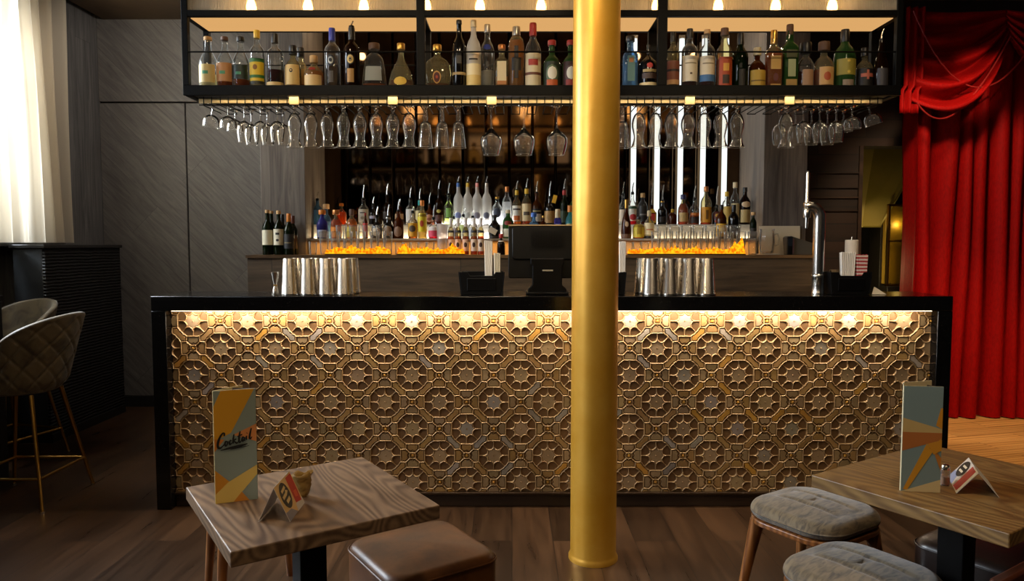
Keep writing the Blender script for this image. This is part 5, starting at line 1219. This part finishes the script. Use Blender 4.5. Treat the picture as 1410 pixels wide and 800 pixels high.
# small tent cards
def tent(label, F0, F1, B0, L, apex_h, flip, pics):
    """F0: bottom front of blank panel, F1: bottom front of printed panel, B0: far bottom of printed panel"""
    F0, F1, B0 = Vector(F0), Vector(F1), Vector(B0)
    d = (B0-F1); d.z = 0; mid = (F0+F1)/2
    t = thing('tent_card', label, 'card', (mid.x, mid.y, .7005), 0, 'small tent cards on the tables')
    a = F0-mid; b = F1-mid; a.z = b.z = 0.001; ap = Vector((0, 0, apex_h))
    def panel(p, q, name, dec):
        m = M(); n = (q-p).cross(d).normalized()
        if n.dot(Vector((0, 0, 1))) < 0: n = -n
        vs = [p, q, q+d, p+d]; vs2 = [v-n*.0008 for v in vs]
        m.add(vs+vs2, [(0, 1, 2, 3), (7, 6, 5, 4), (0, 4, 5, 1), (1, 5, 6, 2), (2, 6, 7, 3), (3, 7, 4, 0)], paint('d8cfc4', .5))
        for k, (pl, colr) in enumerate(dec):
            m.add([p+(q-p)*v+d*u+n*(.0004+.00015*k) for u, v in pl], [tuple(range(len(pl)))], paint(colr, .5))
        m.build(name, None, t, smooth=0)
    panel(a, ap, 'plain_panel', []); panel(b, ap, 'printed_panel', pics); return t
ov = lambda cx, cy, rx, ry: [(cx+rx*math.cos(2*PI*i/20), cy+ry*math.sin(2*PI*i/20)) for i in range(20)]
PIC = [([(0, 0), (1, 0), (1, 1), (0, 1)], 'e0b878'), ([(0, 0), (.55, 0), (.3, .22), (0, .25)], '8a8794'), ([(.55, 0), (1, 0), (1, .2), (.6, .2)], 'd8cfc6'), ([(.62, .22), (.93, .14), (.98, .95), (.66, .95)], 'c9301c'),
       (ov(.33, .6, .24, .36), '17130f'), ([(.2, .78), (.44, .84), (.45, .76), (.21, .70)], 'e2c68a'), ([(.15, .63), (.36, .67), (.40, .73), (.5, .66), (.38, .58), (.16, .54)], 'e2c68a'), ([(.24, .48), (.46, .52), (.45, .42), (.26, .38)], 'e2c68a'),
       ([(.70, .35), (.86, .30), (.88, .5), (.72, .52)], 'e8603a')]
ZT = .7
tent('small printed tent card beside the yellow cocktail menu', T(355.7, 719.3, ZT), T(399.6, 719.3, ZT), T(419.3, 693, ZT), .1, P(376.6, 672, T(378, 719, .7).y).z-.7, 0, PIC)
f = T(1316.7, 680, ZT); g_ = T(1376, 686, ZT); bk_ = T(1305.5, 657, ZT)
PIC2 = [([(0, 0), (1, 0), (1, 1), (0, 1)], 'd8c9b8'), ([(0, 0), (.3, 0), (.3, 1), (0, 1)], 'e0cfa8'), ([(.1, .05), (.42, .02), (.45, .95), (.12, .95)], 'b83a24'), ([(.55, 0), (1, 0), (1, .35), (.7, .4)], '8a8fa8'), (ov(.72, .62, .24, .33), '17130f'), ([(.6, .78), (.84, .74), (.83, .66), (.6, .7)], 'e2d2b0'), ([(.6, .58), (.84, .55), (.83, .46), (.6, .5)], 'e2d2b0')]
tent('small printed tent card leaning near the grey-blue menu', g_, f, bk_, .1, .062, 0, PIC2)
# tan packet and little jar
pk = thing('paper_packet', 'small crumpled tan packet behind the left tent card', 'packet', tuple(T(411, 690, ZT)+Vector((.0, .035, .0006))), .5)
rows = []
for j in range(8):
    k = j/7
    rows.append([((.014+.012*k)*math.cos(a)*(1+.25*math.sin(5*a+j)), (.010+.006*k)*math.sin(a)*(1+.25*math.sin(3*a+2*j)), .001+.062*k+.004*math.sin(4*a)*k) for a in [2*PI*i/20 for i in range(20)]])
M().grid(rows, None, closed=True).build('wrapper', paint('a9874a', .45), pk, smooth=60, solid=.001)
sj = thing('glass_shaker', 'tiny glass salt shaker behind the right menu', 'shaker', tuple(T(1301, 668, ZT)+Vector((0, .0, .0006))))
M().shell([(0, 0), (.011, 0), (.0125, .004), (.0125, .035), (.010, .045)], 16).build('glass_wall', TUM, sj); M().lathe([(0, .003), (.0105, .003), (.0105, .024), (0, .024)], 14).build('salt', paint('b98a6a', .8), sj); M().lathe([(0, .044), (.0115, .044), (.0115, .053), (.008, .058), (0, .059)], 14).build('lid', STEEL, sj)

# ---------------------------------------------------------------- stools and poufs
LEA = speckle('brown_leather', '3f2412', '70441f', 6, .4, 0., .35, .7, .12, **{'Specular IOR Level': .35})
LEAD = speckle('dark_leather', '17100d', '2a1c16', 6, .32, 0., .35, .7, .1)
def rbox(m, W, D, z0, z1, r, n=7, puff=0., mat=None):
    pts = rrect(-W/2, W/2, -D/2, D/2, r, 6); rows = []
    for i in range(n+1):                                       # lower rounding
        a = PI/2*i/n; ins = r*.5*(1-math.sin(a)); rows.append((ins, z0+r*.5*(1-math.cos(a))))
    for i in range(n+1):
        a = PI/2*i/n; ins = r*.5*(1-math.cos(a)); rows.append((ins, z1-r*.5*(1-math.sin(a))))
    g = []
    for ins, z in rows:
        sx, sy = 1-2*ins/W, 1-2*ins/D; g.append([(x*sx, y*sy, z) for x, y in pts])
    for k in (.8, .55, .3, .1, .0):
        sx = (1-r/W)*k; sy = (1-r/D)*k; g.append([(x*sx, y*sy, z1+puff*(1-k*k)) for x, y in pts])
    m.grid(g, mat, closed=True); return m
def pouf(label, c, rz, W, mat, z1=.44):
    t = thing('leather_pouf', label, 'stool', (c[0], c[1], 0), rz)
    rbox(M(), W, W, .035, z1-.012, .06, puff=.014).build('cushion', mat, t, smooth=180)
    m = M()
    for z, o_ in ((z1-.034, .004),):
        p = rrect(-W/2-.001, W/2+.001, -W/2-.001, W/2+.001, .06, 6); m.tube([(x, y, z) for x, y in p+p[:1]], .0035, 6, cap=False)
    m.build('piping', mat, t, smooth=60)
    M().box(-W/2+.03, W/2-.03, -W/2+.03, W/2-.03, 0, .034).build('base', BLACK, t, smooth=0)
    return t
pouf('worn brown leather cube pouf tucked under the left table', (-.285, 2.225), math.radians(34), .37, LEA)
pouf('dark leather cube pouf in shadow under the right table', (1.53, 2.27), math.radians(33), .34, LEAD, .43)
VEL_G, nt, out = newmat('grey_brown_velvet')
b_ = pbr(nt, out, rough=.75); b_.inputs['Sheen Weight'].default_value = .35
co = N(nt, 'ShaderNodeTexCoord'); mp = N(nt, 'ShaderNodeMapping'); mp.inputs['Scale'].default_value = (14, 45, 20); nt.links.new(co.outputs['Object'], mp.inputs[0])
no = N(nt, 'ShaderNodeTexNoise', i_Scale=1.4, i_Detail=6., i_Distortion=1.); nt.links.new(mp.outputs[0], no.inputs['Vector']); cr = N(nt, 'ShaderNodeValToRGB'); cr.color_ramp.elements[0].position = .33; cr.color_ramp.elements[1].position = .6
cr.color_ramp.elements[0].color = lin('463a2b'); cr.color_ramp.elements[1].color = lin('7a694d'); nt.links.new(no.outputs['Fac'], cr.inputs[0]); nt.links.new(cr.outputs[0], b_.inputs['Base Color'])
WAL = wood('walnut_legs', '6a3d1c', '9a6232', (3, 30, 30), (0, PI/2, 0), .35, None, .1)
def vstool(label, c, rz, W=.43, D=.36):
    t = thing('padded_stool', label, 'stool', (c[0], c[1], 0), rz, 'grey padded stools with walnut legs')
    # cushion: rounded slab whose top is buttoned by stitched grooves
    pts_n = 56; m = M(); z0, z1 = .397, .452
    base = rrect(-W/2, W/2, -D/2, D/2, .11, 13)
    g = []
    for i in range(6):
        a = PI/2*i/5; ins = .022*(1-math.sin(a)); g.append([(x*(1-2*ins/W), y*(1-2*ins/D), z0+.022*(1-math.cos(a))) for x, y in base])
    for i in range(7):
        a = PI/2*i/6; ins = .035*(1-math.cos(a)); g.append([(x*(1-2*ins/W), y*(1-2*ins/D), z1-.035*(1-math.sin(a))) for x, y in base])
    kx, ky = 1-.07/W, 1-.07/D
    def groove(x, y):
        gx = min(abs(x-W*.14), abs(x+W*.14)); gy = abs(y); e = 1.
        d_ = math.exp(-(gx/.007)**2)*(1 if abs(y) < D*.40 else 0)+math.exp(-(gy/.007)**2)*(1 if abs(x) < W*.42 else 0)
        b_ = sum(math.exp(-((x-bx)**2+y*y)/.02**2) for bx in (-W*.14, W*.14))
        return -.006*min(d_, 1)-.006*b_
    for s in [1-i/26 for i in range(1, 27)]:
        row = []
        for x, y in base:
            X, Y_ = x*kx*s, y*ky*s; row.append((X, Y_, z1+.016*(1-s*s)+groove(X, Y_)*(1-s**6)))
        g.append(row)
    m.grid(g, None, closed=True).build('cushion', VEL_G, t, smooth=180)
    M().prism(rrect(-W/2+.004, W/2-.004, -D/2+.004, D/2-.004, .105, 8), .374, .394).build('seat_frame', WAL, t, smooth=30, bevel=.004)
    for sx in (-1, 1):
        for sy in (-1, 1):
            x0, y0 = sx*(W/2-.05), sy*(D/2-.05); x1, y1 = sx*(W/2+.0), sy*(D/2-.0)
            mm = M(); mm.tube([(x0, y0, .378), (x0+(x1-x0)*.35, y0+(y1-y0)*.35, .25), (x1, y1, 0)], [.026, .020, .012], 12)
            pts = [(x0+(x1-x0)*.45, y0+(y1-y0)*.45, .20)]
            mm.tube([(x0+(x1-x0)*.3, y0+(y1-y0)*.3, .27), (x0-sx*.005, y0+(y1-y0)*.15, .33), (x0-sx*.05, y0, .372)], [.012, .013, .014], 8)
            mm.build('leg', WAL, t, smooth=60)
    return t
vstool('grey padded stool farther back, partly under the right table', (1.075, 2.53), math.radians(33), .37, .37)
vstool('grey padded stool nearest the bottom edge beside the right table', (1.045, 2.0), math.radians(30), .40, .40) if False else None
vstool('grey padded stool in front of the other one by the right table', (1.0, 2.02), math.radians(33), .36, .37)
vstool('grey padded stool whose edge shows at the bottom below the left table', (-.87, 1.72), math.radians(34), .38, .38)
# wooden legged chair behind the left table, legs only in sight
wc = thing('wooden_stool', 'walnut stool whose legs show under the left table', 'stool', (-.98, 2.72, 0), math.radians(30))
M().prism(rrect(-.17, .17, -.17, .17, .06, 6), .40, .425).build('seat', WAL, wc, smooth=30, bevel=.004)
for sx in (-1, 1):
    for sy in (-1, 1): M().tube([(sx*.13, sy*.13, .401), (sx*.16, sy*.16, 0)], [.022, .013], 10).build('leg', WAL, wc, smooth=60)
rc = thing('wooden_chair', 'dark red-brown wooden chair whose back rail shows at the bottom right corner', 'chair', (1.33, 1.52, 0), math.radians(33))
REDW = wood('red_brown_wood', '2a120a', '4a2212', (3, 30, 30), (0, 0, 0), .35, None, .1)
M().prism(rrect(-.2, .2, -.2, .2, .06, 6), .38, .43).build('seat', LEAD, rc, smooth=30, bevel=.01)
for sx in (-1, 1):
    for sy in (-1, 1): M().tube([(sx*.17, sy*.17, .379), (sx*.19, sy*.19, 0)], [.022, .014], 10).build('leg', REDW, rc, smooth=60)

M().prism([(-.21, .158), (.21, .158), (.215, .172), (.21, .186), (-.21, .186), (-.215, .172)], .56, .635).build('back_rail', REDW, rc, smooth=30, bevel=.006)
for sx in (-1, 1): M().tube([(sx*.16, .165, .431), (sx*.175, .172, .5595)], [.014, .012], 10).build('back_post', REDW, rc, smooth=60)
# ================================================================ LEFT: HIGH TABLE AND COUNTER CHAIRS
ht = thing('high_table', 'dark high table at the left edge beside the quilted chairs', 'table', (-3.3, 3.86, 0))
M().box(-.40, .345, -.38, .35, 1.04, 1.077).build('tabletop', paint('1d1613', .3), ht, bevel=.003)
M().box(.30, .34, -.33, .34, 0, 1.0395).build('end_panel', paint('120e0d', .35), ht, bevel=.003)
CHV, nt, out = newmat('chair_velvet')
b_ = pbr(nt, out, rough=.55); b_.inputs['Sheen Weight'].default_value = .4
co = N(nt, 'ShaderNodeTexCoord'); no = N(nt, 'ShaderNodeTexNoise', i_Scale=9., i_Detail=5., i_Distortion=1.); nt.links.new(co.outputs['Object'], no.inputs['Vector']); cr = N(nt, 'ShaderNodeValToRGB'); cr.color_ramp.elements[0].position = .26; cr.color_ramp.elements[1].position = .56
cr.color_ramp.elements[0].color = lin('352c20'); cr.color_ramp.elements[1].color = lin('75664b'); nt.links.new(no.outputs['Fac'], cr.inputs[0]); nt.links.new(cr.outputs[0], b_.inputs['Base Color'])
SZ = .60
def bar_chair(label, loc, rz):
    """shell chair; its back is towards local +X"""
    t = thing('counter_chair', label, 'chair', loc, rz, 'quilted counter chairs')
    n = 170; FM = math.radians(128)
    def rim(f):
        k = abs(f)/FM; return SZ+.075+.325*(max(0, math.cos(k*PI/2))**.85)
    def rad(f, z):
        k = (z-SZ)/.4; c = max(0, math.cos(f)); return .205+.025*k+.085*k*c*1.0
    outer = []; nv = 52
    for i in range(n+1):
        f = -FM+2*FM*i/n; col = []
        hz = rim(f)
        for j in range(nv+1):
            z = SZ+(hz-SZ)*j/nv; r = rad(f, z)
            if j < 9: r -= .03*(1-j/9)**2
            u = f*.21/.075; v = (z-SZ)/.095
            e1 = abs(((u+v)/1.35) % 1-.5); e2 = abs(((u-v)/1.35) % 1-.5)
            q = math.exp(-((.5-e1)/.07)**2)+math.exp(-((.5-e2)/.07)**2)
            r -= .010*min(q, 1)*(1 if j < nv-1 else 0)
            col.append((r*math.cos(f), r*math.sin(f), z))
        inner = [((rad(f, SZ+(hz-SZ)*j/nv)-.034)*math.cos(f), (rad(f, SZ+(hz-SZ)*j/nv)-.034)*math.sin(f), SZ+(hz-SZ)*j/nv) for j in range(nv, 5, -2)]
        top = [((rad(f, hz)-.017-.017*math.cos(a))*math.cos(f), (rad(f, hz)-.017-.017*math.cos(a))*math.sin(f), hz+.012*math.sin(a)) for a in (PI*.75, PI*.5, PI*.25)][::-1]
        top = [((rad(f, hz)-.017+.017*math.cos(a))*math.cos(f), (rad(f, hz)-.017+.017*math.cos(a))*math.sin(f), hz+.012*math.sin(a)) for a in (PI*.2, PI*.5, PI*.8)]
        outer.append(col+top+inner)
    m = M(); m.grid(outer)
    e = len(outer[0]); m.f.append(tuple(range(e))); m.m.append(0); m.f.append(tuple(reversed(range(n*e, n*e+e)))); m.m.append(0)
    m.build('backrest', CHV, t, smooth=70)
    M().lathe([(0, SZ-.012), (.155, SZ-.012), (.172, SZ-.004), (.172, SZ+.04), (.168, SZ+.062), (.15, SZ+.076), (0, SZ+.086)], 40).build('seat', CHV, t, smooth=60)
    for sx in (-1, 1):
        for sy in (-1, 1): M().tube([(sx*.125, sy*.125, SZ-.0125), (sx*.225, sy*.225, .006)], [.0125, .0085], 12).build('leg', BRASS, t, smooth=60)
    for sx in (-1, 1):
        for sy in (-1, 1): M().lathe([(0, 0), (.012, 0), (.012, .008), (0, .01)], 12, c=(sx*.225, sy*.225, 0)).build('foot_glide', STEEL, t)
    k = .198
    m = M(); p = [(k, k), (-k, k), (-k, -k), (k, -k), (k, k)]
    for a, b in zip(p, p[1:]): m.tube([(a[0], a[1], .165), (b[0], b[1], .165)], .0085, 10)
    m.build('footrest', BRASS, t, smooth=60)
    return t
bc = bar_chair('quilted beige velvet counter chair with gold legs, nearer of the two', (-2.63, 3.865, 0), 0)
dup(bc, (-3.215, 4.58, 0), math.radians(75), 'quilted velvet counter chair behind the nearer one, its inside showing')

# ================================================================ LIGHT
scn.world = bpy.data.worlds.new('world'); scn.world.use_nodes = True
wn = scn.world.node_tree; bgn = wn.nodes['Background']; bgn.inputs[0].default_value = (.82, .9, 1, 1); bgn.inputs[1].default_value = 3.2
lamp('AREA', 'window_daylight', (-4.15, 4.05, 2.7), 430, (.80, .90, 1), target=(-1.7, 3.2, 0), shape='RECTANGLE', size=1.6, size_y=1.5)
WARM = (1, .74, .45)
def spot(name, loc, tgt, e, ang=50, col=WARM, blend=.6, size=.14): return lamp('SPOT', name, loc, e, col, target=tgt, spot_size=math.radians(ang), spot_blend=blend, shadow_soft_size=size)
spot('ceiling_or_fill_spot', (-.2, 1.0, 3.15), (-.3, 2.0, .6), 60, 44)
spot('ceiling_or_fill_spot', (1.0, 1.3, 3.15), (1.2, 2.1, .6), 75, 48)
spot('ceiling_or_fill_spot', (-.9, 1.2, 3.15), (.36, 3.1, 1.7), 110, 40, (1, .80, .50))
spot('ceiling_or_fill_spot', (2.5, 4.5, 3.15), (3.65, 5.8, 1.05), 160, 58, (1, .72, .45), .25)
spot('ceiling_or_fill_spot', (3.1, 3.9, 3.1), tuple(P(1340, 112, 5.55)), 90, 15, (1, .72, .45), .7, .05)
spot('ceiling_or_fill_spot', (2.9, 4.0, 3.15), (3.1, 4.9, 0), 260, 62, (1, .70, .36))
spot('ceiling_or_fill_spot', (-2.2, 4.6, 3.15), (-3.0, 6.1, 2.1), 62, 95, (1, .93, .86))  # fill spot added to brighten the left back wall
lamp('AREA', 'window_daylight', (-3.95, 1.25, 2.1), 62, (.84, .92, 1), rot=(0, -PI/2, 0), shape='RECTANGLE', size=2.1, size_y=2.0)  # cool light added outside the unseen window
lamp('AREA', 'front_fill_light', (.4, -1.0, 3.1), 20, (1, .78, .52), target=(.2, 3.6, .9), shape='RECTANGLE', size=4, size_y=1)  # warm frontal fill added behind the camera, no lamp of the room
for xx in (-1.35, -.35, .75, 1.75): spot('bar_front_fill_spot', (xx, 2.35, 3.15), (xx, 3.74, .42), 62, 52, (1, .80, .56), .9, .05)  # spots added so the relief ridges catch light from above
spot('shelf_fill_spot', (-1.3, 1.9, 3.15), (-.95, 3.95, 2.25), 85, 48, (1, .76, .46), .8, .12)  # three warm fill spots added in front to brighten the shelf bottles
spot('shelf_fill_spot', (.2, 1.9, 3.15), (.2, 3.95, 2.25), 75, 48, (1, .76, .46), .8, .12)
spot('shelf_fill_spot', (1.6, 1.9, 3.15), (1.45, 3.95, 2.25), 60, 48, (1, .76, .46), .8, .12)
spot('ceiling_or_fill_spot', (-2.4, .9, 2.5), (.36, 3.1, 1.95), 125, 27, (.92, .93, 1), .8, .2)  # cool fill added in mid-air to pale the column's left side
lamp('POINT', 'recess_lamp', (3.0, 6.35, 1.15), 5, (1, .80, .35), shadow_soft_size=.06)
lamp('POINT', 'cabinet_lamp', (XW(1240, 300, 6.5), 6.53, 1.55), .5, (1, .8, .35), shadow_soft_size=.02)
# ================================================================ CAMERA
cam = bpy.data.cameras.new('camera'); cam.sensor_width = 36; cam.lens = 36*1000/1410; cam.clip_start = .05
co_ = bpy.data.objects.new('camera', cam); COL.objects.link(co_); co_.location = (0, 0, CH); co_.rotation_euler = (PI/2-TH, 0, 0); scn.camera = co_
vs_ = scn.view_settings; vs_.view_transform = 'Standard'; vs_.look = 'None'; vs_.gamma = 1; vs_.exposure = 0; vs_.use_curve_mapping = False
cy = scn.cycles
try:
    cy.use_denoising = True; cy.denoiser = 'OPENIMAGEDENOISE'
except Exception as ex: print('denoise', ex)
cy.max_bounces = 10; cy.diffuse_bounces = 4; cy.glossy_bounces = 4; cy.transmission_bounces = 6; cy.transparent_max_bounces = 40; cy.caustics_reflective = False; cy.caustics_refractive = False
cy.sample_clamp_indirect = 4.
